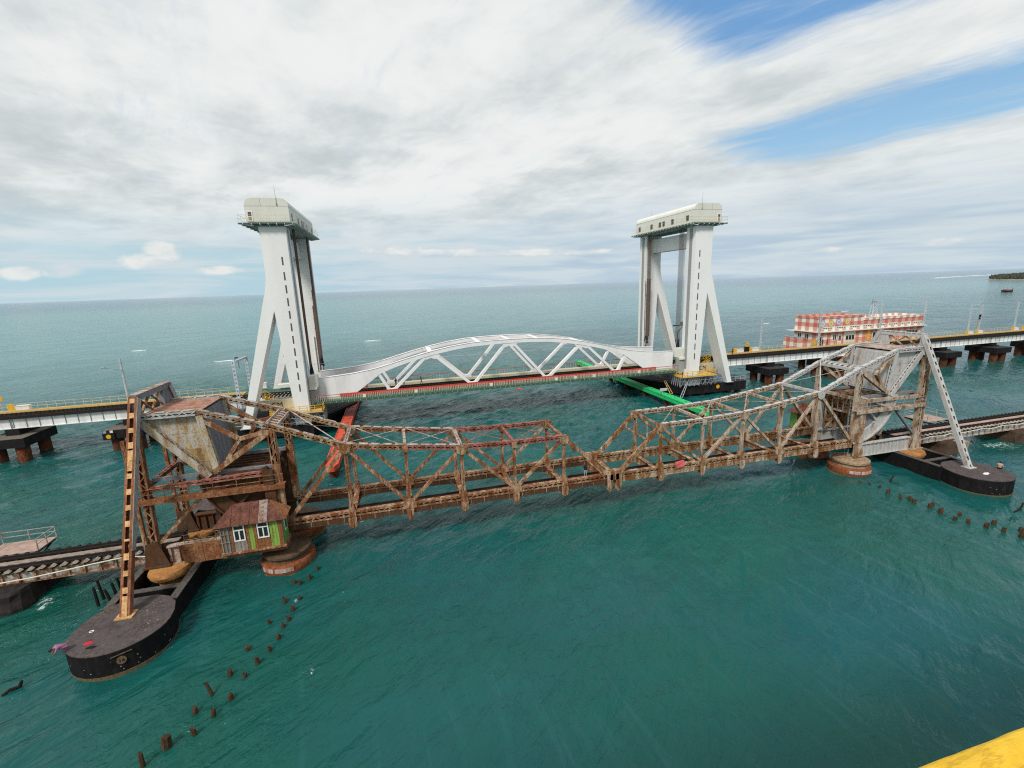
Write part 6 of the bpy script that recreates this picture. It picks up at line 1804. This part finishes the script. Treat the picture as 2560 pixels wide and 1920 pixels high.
# ------------------------------------------------------------------ checked control building
def building():
    X0, X1, Y0, Y1 = 102.4, 137.0, 91.0, 98.2
    root = thing('control_building', 'red and white checked control building beside the new line', 'building', ((X0 + X1) / 2, 94, 2.5))
    MB().box(X0, 116.5, Y0, Y1, 3.0, 13.3).build('wall_block', 'gingham', root)
    MB().box(116.503, X1, Y0 + 0.02, Y1, 3.0, 12.35).build('wall_block', 'gingham', root)
    MB().box(X0 - 1.6, X0 - .002, Y0 + 3.6, Y1 + 1.6, 3.0, 8.3).build('annex_wall', 'gingham', root)
    MB().box(X0 - 1.7, X0 - .004, Y0 + 3.5, Y1 + 1.7, 8.302, 8.4).build('annex_roof', 'seam_grey', root)
    for a_, b_, z in ((X0, 116.5, 13.3), (116.5, X1, 12.35)):
        mb = MB()
        t_ = 0.25
        mb.box(a_ - 0.1, b_ + 0.1, Y0 - 0.12, Y0 + t_, z + .002, z + 0.55).box(a_ - 0.1, b_ + 0.1, Y1 - t_, Y1 + 0.1, z + .002, z + 0.55)
        mb.box(a_ - 0.1, a_ + t_, Y0 + t_ + .002, Y1 - t_ - .002, z + .002, z + 0.55).box(b_ - t_, b_ + 0.1, Y0 + t_ + .002, Y1 - t_ - .002, z + .002, z + 0.55)
        mb.build('parapet', 'gingham', root)
        MB().box(a_ - 0.14, b_ + 0.14, Y0 - 0.16, Y0 + t_ + 0.03, z + 0.552, z + 0.64).build('coping', 'house_cream', root)
    # concrete sun shade running round at mid height
    MB().box(X0 - 0.9, X1 + 0.4, Y0 - 0.95, Y0 - 0.002, 9.95, 10.12).box(X0 - 0.9, X0 - .002, Y0, Y1 + 0.3, 9.95, 10.12).build('sun_shade', 'house_cream', root)
    MB().box(X0 - 1.6, X0 - 0.9, Y1 - 1.0, Y1 + 1.0, 9.95, 10.1).build('balcony_slab', 'box_white', root)
    def window(x, y, z, w_, h_, axis='y', panes=2):
        if axis == 'y':
            fr = MB().box(x - w_ / 2 - .12, x + w_ / 2 + .12, Y0 - 0.07, Y0 - 0.003, z - 0.12, z + h_ + 0.12).build('window', 'box_white', root)
            for k in range(panes):
                a_ = x - w_ / 2 + k * w_ / panes
                MB().box(a_ + 0.08, a_ + w_ / panes - 0.08, Y0 - 0.085, Y0 - 0.071, z, z + h_).build('pane', 'glass_dark', fr)
        else:
            fr = MB().box(X0 - 0.07, X0 - 0.003, y - w_ / 2 - .12, y + w_ / 2 + .12, z - 0.12, z + h_ + 0.12).build('window', 'box_white', root)
            for k in range(panes):
                a_ = y - w_ / 2 + k * w_ / panes
                MB().box(X0 - 0.085, X0 - 0.071, a_ + 0.06, a_ + w_ / panes - 0.06, z, z + h_).build('pane', 'glass_dark', fr)
    window(0, 96.4, 8.1, 1.1, 1.3, 'x', 2)
    window(0, 94.2, 8.1, 1.1, 1.3, 'x', 2)
    window(107.6, 0, 7.8, 1.1, 1.4, panes=2)
    window(133.5, 0, 7.6, 4.2, 1.3, panes=4)
    window(120.5, 0, 7.4, 1.0, 1.6, panes=1)
    MB().box(110.6, 114.2, Y0 - 0.05, Y0 - 0.002, 6.4, 9.7).build('white_bay', 'house_cream', root)
    window(112.6, 0, 7.5, 2.9, 1.2, panes=3)
    for x in (103.1, 109.3):
        dr = MB().box(x - 0.6, x + 0.6, Y0 - 0.06, Y0 - 0.003, 6.4, 9.0).build('door', 'box_white', root)
        MB().box(x - 0.4, x + 0.4, Y0 - 0.07, Y0 - 0.061, 7.5 if x > 105 else 6.5, 8.8).build('door_panel', 'glass_dark' if x < 105 else 'slot_dark', dr)
    for k in range(8):
        x = 103.5 + k * 4.3
        z = 10.75
        MB().box(x, x + 3.2, Y0 - 0.03 if x < 116 else Y0 - 0.02, Y0 - 0.002, z - 0.2, z + 0.5).build('vent_band', 'house_cream', root)
        for q in range(4):
            MB().box(x + 0.2 + q * 0.75, x + 0.72 + q * .75, Y0 - 0.045, Y0 - 0.031, z, z + 0.2).build('vent_slot', 'window_dark', root)
    # round painted emblems on the upper wall
    for x, mt_ in ((103.4, 'lobe_grey'), (106.0, 'emblem_amber'), (108.4, 'emblem_violet'), (111.2, 'emblem_amber')):
        z = 12.0 if x < 106.5 else 12.25
        d_ = MB().tube((x, Y0 - 0.002, z), (x, Y0 - 0.05, z), 0.85, 22).build('emblem_disc', mt_, root)
        MB().tube((x, Y0 - 0.051, z), (x, Y0 - 0.07, z), 0.55, 18).build('emblem_centre', 'box_white', d_)
        MB().tube((x, Y0 - 0.071, z), (x, Y0 - 0.09, z), 0.36, 14).build('emblem_core', mt_, d_)
    MB().box(118.0, 118.9, Y0 - 0.25, Y0 - 0.01, 7.2, 9.9).build('orange_banner', 'emblem_amber', root)
    MB().box(X0 - 0.9, X0 - 0.1, Y0 - 0.1, Y0 + 1.0, 6.6, 7.9).build('orange_board', 'emblem_amber', root)
    # stilts the building stands on
    for k in range(6):
        for y in (92.2, 96.8):
            MB().tube((X0 + 2 + k * 6.2, y, -2), (X0 + 2 + k * 6.2, y, 3.0), 0.8, 14).build('pile', 'pile_rust', root, smooth=True)
building()

# ------------------------------------------------------------------ people
BONES = [('pelvis', 'chest'), ('chest', 'neck'), ('neck', 'head'), ('chest', 'lsh'), ('lsh', 'lel'), ('lel', 'lha'), ('chest', 'rsh'), ('rsh', 'rel'), ('rel', 'rha'),
         ('pelvis', 'lhip'), ('lhip', 'lkn'), ('lkn', 'lan'), ('lan', 'lto'), ('pelvis', 'rhip'), ('rhip', 'rkn'), ('rkn', 'ran'), ('ran', 'rto')]
RAD = dict(pelvis=.15, chest=.155, neck=.06, head=.07, lsh=.075, rsh=.075, lel=.048, rel=.048, lha=.032, rha=.032, lhip=.1, rhip=.1, lkn=.065, rkn=.065, lan=.045, ran=.045, lto=.035, rto=.035)
STAND = dict(pelvis=(0, 0, .92), chest=(0, 0, 1.28), neck=(0, .01, 1.47), head=(0, .03, 1.56), lsh=(-.19, 0, 1.40), lel=(-.24, -.02, 1.12), lha=(-.23, .08, .86), rsh=(.19, 0, 1.40), rel=(.24, -.02, 1.12), rha=(.23, .08, .86),
             lhip=(-.1, 0, .88), lkn=(-.11, .03, .48), lan=(-.11, 0, .08), lto=(-.12, .17, .04), rhip=(.1, 0, .88), rkn=(.11, .03, .48), ran=(.11, 0, .08), rto=(.12, .17, .04))
WALK = dict(STAND, lkn=(-.1, .16, .5), lan=(-.1, .22, .09), lto=(-.1, .39, .05), rkn=(.1, 0, .48), ran=(.1, -.28, .12), rto=(.1, -.14, .04), lha=(-.22, -.12, .88), rha=(.22, .24, .92))
SIT = dict(STAND, pelvis=(0, 0, .10), chest=(0, .06, .46), neck=(0, .10, .64), head=(0, .14, .73), lsh=(-.19, .08, .57), lel=(-.26, .12, .30), lha=(-.17, .30, .18), rsh=(.19, .08, .57), rel=(.26, .12, .30), rha=(.17, .30, .18),
           lhip=(-.1, .02, .09), lkn=(-.12, .44, .08), lan=(-.12, .46, -.34), lto=(-.12, .62, -.38), rhip=(.1, .02, .09), rkn=(.12, .44, .08), ran=(.12, .46, -.34), rto=(.12, .62, -.38))
BEND = dict(STAND, pelvis=(0, 0, .34), chest=(0, .36, .52), neck=(0, .54, .52), head=(0, .64, .48), lsh=(-.19, .42, .53), lel=(-.22, .55, .28), lha=(-.14, .70, .08), rsh=(.19, .42, .53), rel=(.22, .55, .28), rha=(.14, .70, .08),
            lhip=(-.1, 0, .32), lkn=(-.15, .34, .36), lan=(-.13, .10, .07), lto=(-.13, .27, .04), rhip=(.1, 0, .32), rkn=(.15, .34, .36), ran=(.13, .10, .07), rto=(.13, .27, .04))
ARMUP = dict(STAND, rel=(.34, .05, 1.42), rha=(.30, .12, 1.68), lel=(-.3, .12, 1.2), lha=(-.2, .3, 1.25))
def person(pose, loc, yaw, H, shirt, trousers, label, skin='skin', group=None, bare=False):
    names = list(RAD)
    me = bpy.data.meshes.new('person')
    idx = {n: i for i, n in enumerate(names)}
    k = H / 1.7
    me.from_pydata([tuple(c * k for c in pose[n]) for n in names], [(idx[a_], idx[b_]) for a_, b_ in BONES], [])
    o = bpy.data.objects.new('person', me)
    COL.objects.link(o)
    sk = o.modifiers.new('skin', 'SKIN')
    for n in names:
        v_ = me.skin_vertices[0].data[idx[n]]
        v_.radius = (RAD[n] * k * (1.15 if n in ('pelvis', 'chest') else 1), RAD[n] * k * (0.8 if n in ('pelvis', 'chest') else 1))
        v_.use_root = (n == 'pelvis')
    ss_ = o.modifiers.new('sub', 'SUBSURF'); ss_.levels = 1; ss_.render_levels = 1
    dg = bpy.context.evaluated_depsgraph_get()
    m2 = bpy.data.meshes.new_from_object(o.evaluated_get(dg))
    o.modifiers.clear()
    o.data = m2
    for mm in (skin, shirt, trousers):
        m2.materials.append(MATS[mm])
    segs = []
    for a_, b_ in BONES:
        part = 0
        if not bare and (a_ in ('pelvis', 'chest') and b_ in ('chest', 'lsh', 'rsh') or (a_, b_) in (('lsh', 'lel'), ('rsh', 'rel'), ('chest', 'neck'))):
            part = 1
        if b_ in ('lhip', 'rhip', 'lkn', 'rkn', 'lan', 'ran') and a_ in ('pelvis', 'lhip', 'rhip', 'lkn', 'rkn'):
            part = 2
        segs.append((Vector(pose[a_]) * k, Vector(pose[b_]) * k, part))
    for p in m2.polygons:
        c = Vector(p.center)
        best = None
        for a_, b_, part in segs:
            ab = b_ - a_
            f = max(0, min(1, (c - a_).dot(ab) / ab.length_squared))
            dd = (c - a_ - ab * f).length
            if best is None or dd < best[0]:
                best = (dd, part)
        p.material_index = best[1]
    m2.shade_smooth()
    # head with a face, hair
    hc = Vector(pose['head']) * k
    nk = Vector(pose['neck']) * k
    ax = (hc - nk).normalized()
    hc = hc + ax * 0.045 * k
    bm = bmesh.new()
    bmesh.ops.create_uvsphere(bm, u_segments=14, v_segments=10, radius=0.105 * k)
    for v_ in bm.verts:
        v_.co.x *= 0.78; v_.co.z *= 1.15
        if v_.co.y > 0.05 * k and abs(v_.co.x) < 0.03 * k and abs(v_.co.z) < .03 * k:
            v_.co.y += 0.022 * k
    rot = ax.to_track_quat('Z', 'Y').to_matrix() if abs(ax.z) < 0.9 else Matrix.Identity(3)
    if abs(ax.z) < 0.9:
        fwd = Vector((0, ax.z, -ax.y)).normalized() * -1
        rot = Matrix((Vector((1, 0, 0)), ax.cross(Vector((1, 0, 0))).normalized(), ax)).transposed()
    for v_ in bm.verts:
        v_.co = rot @ v_.co + hc
    hm = bpy.data.meshes.new('head'); bm.to_mesh(hm); bm.free()
    hm.materials.append(MATS[skin]); hm.shade_smooth()
    ho = bpy.data.objects.new('head', hm); COL.objects.link(ho); ho.parent = o
    bm = bmesh.new()
    bmesh.ops.create_uvsphere(bm, u_segments=14, v_segments=10, radius=0.118 * k)
    for v_ in list(bm.verts):
        if v_.co.z < 0.02 * k and v_.co.y > -0.02 * k or v_.co.z < -0.07 * k:
            bm.verts.remove(v_)
    for v_ in bm.verts:
        v_.co.x *= 0.80; v_.co.z *= 1.12
        v_.co = rot @ v_.co + hc
    hm = bpy.data.meshes.new('hair'); bm.to_mesh(hm); bm.free()
    hm.materials.append(MATS['hair'])
    hr = bpy.data.objects.new('hair', hm); COL.objects.link(hr); hr.parent = o
    o.location = loc
    o.rotation_euler = (0, 0, yaw)
    tag(o, label, 'person', group)
    return o
person(BEND, (-22.55, 31.75, 1.8), R(128), 1.75, 'cloth_mauve', 'cloth_mauve', 'person in a mauve shirt stooping over the edge of the left black caisson')
person(SIT, (64.95, 33.05, 1.80), R(-75), 1.7, 'skin_pale', 'cloth_dark', 'bare backed person with black hair sitting on the rim of the right black caisson', skin='skin_pale', bare=True)
person(ARMUP, (18.4, 42.4, 3.475), R(150), 1.5, 'cloth_dark', 'cloth_grey', 'person in dark clothes and pale trousers standing near the joint of the two leaves')
person(STAND, (-6.4, 88.3, 5.84), R(170), 1.55, 'cloth_rust', 'cloth_rust', 'person in rust red clothes standing alone at the left end of the lift span')
person(STAND, (-1.05, 88.4, 5.84), R(200), 1.55, 'cloth_dark', 'cloth_dark', 'person in dark clothes on the lift span, left of the group of three')
person(STAND, (0.45, 88.4, 5.84), R(150), 1.55, 'cloth_grey', 'cloth_dark', 'person in a grey shirt on the lift span, middle of the group of three')
person(WALK, (3.75, 88.4, 5.84), R(-80), 1.6, 'cloth_dark', 'cloth_dark', 'person in dark clothes walking on the lift span, right of the group of three')
person(STAND, (75.3, 88.6, 6.68), R(180), 1.5, 'cloth_rust', 'cloth_dark', 'person in a red shirt standing on the deck right of the right lift tower')
person(STAND, (102.6, 89.8, 6.68), R(180), 1.7, 'cloth_navy', 'cloth_navy', 'person in navy clothes by the door of the checked building, left of two')
person(STAND, (104.2, 89.9, 6.68), R(190), 1.7, 'cloth_rust', 'cloth_navy', 'person in a rust red shirt by the checked building, right of two')

# ------------------------------------------------------------------ far boat, island
def boat():
    x, y = 631.0, 343.5
    root = thing('fishing_boat', 'dark wooden fishing boat far out on the sea at right', 'boat', (x, y, 0))
    L = 11.5
    secs = []
    for i in range(9):
        f = i / 8
        xx = -L / 2 + L * f
        hw = 1.7 * math.sin(math.pi * (0.22 + 0.74 * f)) ** 0.7 if f < 0.99 else 0.1
        sheer = 1.3 + 1.5 * max(0, f - 0.5) ** 2 * 4 + 0.9 * max(0, 0.3 - f) * 3
        secs.append([(xx, -hw, sheer), (xx + 0.1, -hw * 0.7, 0.1), (xx + .1, 0, -0.5), (xx + .1, hw * .7, 0.1), (xx, hw, sheer)])
    vs_ = [(x + a_[0] * 0.98 - 0.2 * a_[1], y + a_[1] - a_[0] * 0.2, a_[2]) for s_ in secs for a_ in s_]
    fs_ = [(i * 5 + j, i * 5 + j + 1, i * 5 + j + 6, i * 5 + j + 5) for i in range(8) for j in range(4)] + [(0, 1, 2, 3, 4), (40, 41, 42, 43, 44)] + [(i * 5, i * 5 + 5, i * 5 + 9, i * 5 + 4) for i in range(8)]
    MB().add(vs_, fs_).build('hull', 'boat_hull', root)
    MB().box(x - 4.5, x + 3.6, y - 1.5, y + 1.5, 1.55, 1.9).box(x - 4.6, x - 2.0, y - 1.2, y + 1.2, 1.9, 2.9).box(x - 1.8, x + 2.5, y - 1.0, y + 1.0, 1.9, 2.4).build('deck_load', 'boat_deck', root)
    MB().beam((x + 4.6, y - 1.2, 2.6), (x + 6.8, y - 1.6, 4.0), 0.3, 0.35).build('bow_stem', 'boat_deck', root)
boat()
def island():
    # low spit of land: runs from its tip away to the right
    tip = Vector((1990, 1117, 0))
    dirv = Vector((-0.765, -0.645, 0)); side = Vector((0.645, -0.765, 0))
    n, m_ = 40, 9
    vs_, fs_ = [], []
    for i in range(n + 1):
        f = i / n
        wdt = 200 * min(1, (f * 5) ** 0.6)
        for j in range(m_ + 1):
            g = j / m_ * 2 - 1
            h_ = max(0, 1 - g * g) * (2.0 + 3.0 * min(1, f * 4)) * (0.8 + 0.5 * mnoise.noise((f * 9, g * 2, 0))) - 0.6
            p = tip + dirv * (f * 900) + side * (g * wdt / 2 + 60 * math.sin(f * 6))
            vs_.append((p.x, p.y, h_))
    for i in range(n):
        for j in range(m_):
            a_ = i * (m_ + 1) + j
            fs_.append((a_, a_ + 1, a_ + m_ + 2, a_ + m_ + 1))
    MB().add(vs_, fs_).build('island', 'island_sand', None, 'structure')
    # scrub that reads as one mass
    mb = MB()
    for k in range(2600):
        f = random.random() ** 0.8 * 0.95 + 0.03
        g = random.uniform(-0.8, 0.8)
        wdt = 200 * min(1, (f * 5) ** 0.6)
        p = tip + dirv * (f * 900) + side * (g * wdt / 2 + 60 * math.sin(f * 6))
        hh = (3.5 + 4.5 * min(1, f * 4)) * (0.5 + 0.7 * random.random())
        r_ = random.uniform(1.5, 4)
        for q in range(4):
            a_ = random.random() * 6.28; e = random.uniform(-0.5, 0.9)
            c = p + Vector((math.cos(a_) * r_, math.sin(a_) * r_, 1.0 + hh * random.uniform(0.25, 1.0)))
            u_ = Vector((math.cos(a_ + 1.5), math.sin(a_ + 1.5), e)) * r_ * .8; v_ = Vector((-math.sin(a_) * .4, math.cos(a_) * .3, 1)) * r_ * .7
            mb.add([tuple(c - u_ - v_), tuple(c + u_ - v_ * .6), tuple(c + u_ * .7 + v_), tuple(c - u_ * .8 + v_ * .8)], [(0, 1, 2, 3)])
    mb.build('scrub', 'leaf_far', None, 'stuff')
    for k, (f, ht, lab) in enumerate(((0.255, 20, 'palm tree on the far island, leftmost of the tall ones'), (0.30, 23, 'palm tree on the far island, second of the tall ones'), (0.335, 21, 'palm tree on the far island, third of the tall ones'), (0.375, 24, 'palm tree on the far island, fourth of the tall ones'), (0.43, 22, 'palm tree on the far island, the tall one at the picture edge'))):
        p = tip + dirv * (f * 900) + side * (random.uniform(-10, 10) + 60 * math.sin(f * 6))
        root = thing('palm_tree', lab, 'tree', (p.x, p.y, 2), 'palm trees on the far island')
        tx = random.uniform(-2, 2)
        MB().tube((p.x, p.y, 0.5), (p.x + tx, p.y, ht - 2), 0.5, 6, 0.3).build('trunk', 'trunk', root)
        mb = MB()
        for q in range(15):
            a_ = q / 15 * 6.28 + random.random() * .3
            L = random.uniform(4, 5.5); dr_ = random.uniform(-1.8, 1.5)
            base = Vector((p.x + tx, p.y, ht - 2)); s_ = Vector((-math.sin(a_), math.cos(a_), 0)) * 0.9
            m1 = base + Vector((math.cos(a_) * L * .5, math.sin(a_) * L * .5, 1.2 + dr_ * .3)); e1 = base + Vector((math.cos(a_) * L, math.sin(a_) * L, dr_ - .6))
            mb.add([tuple(base), tuple(m1 - s_), tuple(m1 + s_), tuple(e1)], [(0, 1, 2), (1, 3, 2)])
        mb.build('crown', 'leaf_far', root)
island()

# ------------------------------------------------------------------ parapet of the road bridge the view is taken from
def parapet():
    root = thing('road_parapet', 'bright yellow painted parapet of the road bridge in the bottom right corner', 'parapet', (2.4, 0.66, 21.4))
    nx, ny = 120, 8
    y0, y1, zt = 0.48, 0.812, 22.46
    def hgt(x, y):
        return 0.004 * mnoise.noise((x * 6, y * 6, 0)) + 0.0035 * mnoise.noise((x * 22, y * 22, 3))
    vs_, fs_ = [], []
    prof = [(y0, -1.2), (y0, -0.02), (y0 + 0.012, -0.004)] + [(y0 + 0.02 + (y1 - y0 - 0.04) * j / ny, 0.0) for j in range(ny + 1)] + [(y1 - 0.008, -0.006), (y1, -0.022), (y1, -1.2)]
    P = len(prof)
    for i in range(nx + 1):
        x = -30 + 34.5 * (i / nx) if False else 0.2 + 6.0 * i / nx
        for y, dz_ in prof:
            vs_.append((x, y + 0.003 * mnoise.noise((x * 7, y * 9, 1)), zt + dz_ + (hgt(x, y) if dz_ > -0.5 else 0)))
    for i in range(nx):
        for j in range(P - 1):
            a_ = i * P + j
            fs_.append((a_, a_ + 1, a_ + P + 1, a_ + P))
    MB().add(vs_, fs_).build('parapet_wall', 'parapet_yellow', root, smooth=True)
    MB().box(-60, 0.19, y0, y1, zt - 1.2, zt).build('parapet_wall', 'parapet_yellow', root)
    MB().box(6.21, 60, y0, y1, zt - 1.2, zt).build('parapet_wall', 'parapet_yellow', root)
    MB().tube((1.535, 0.665, zt - 0.01), (1.545, 0.665, zt + 0.006), 0.012, 8).build('paint_chip', 'paper_white', root)
    MB().box(-60, 60, -7.0, 0.9, 20.6, 21.25).build('deck_edge', 'pale_concrete', root)
parapet()
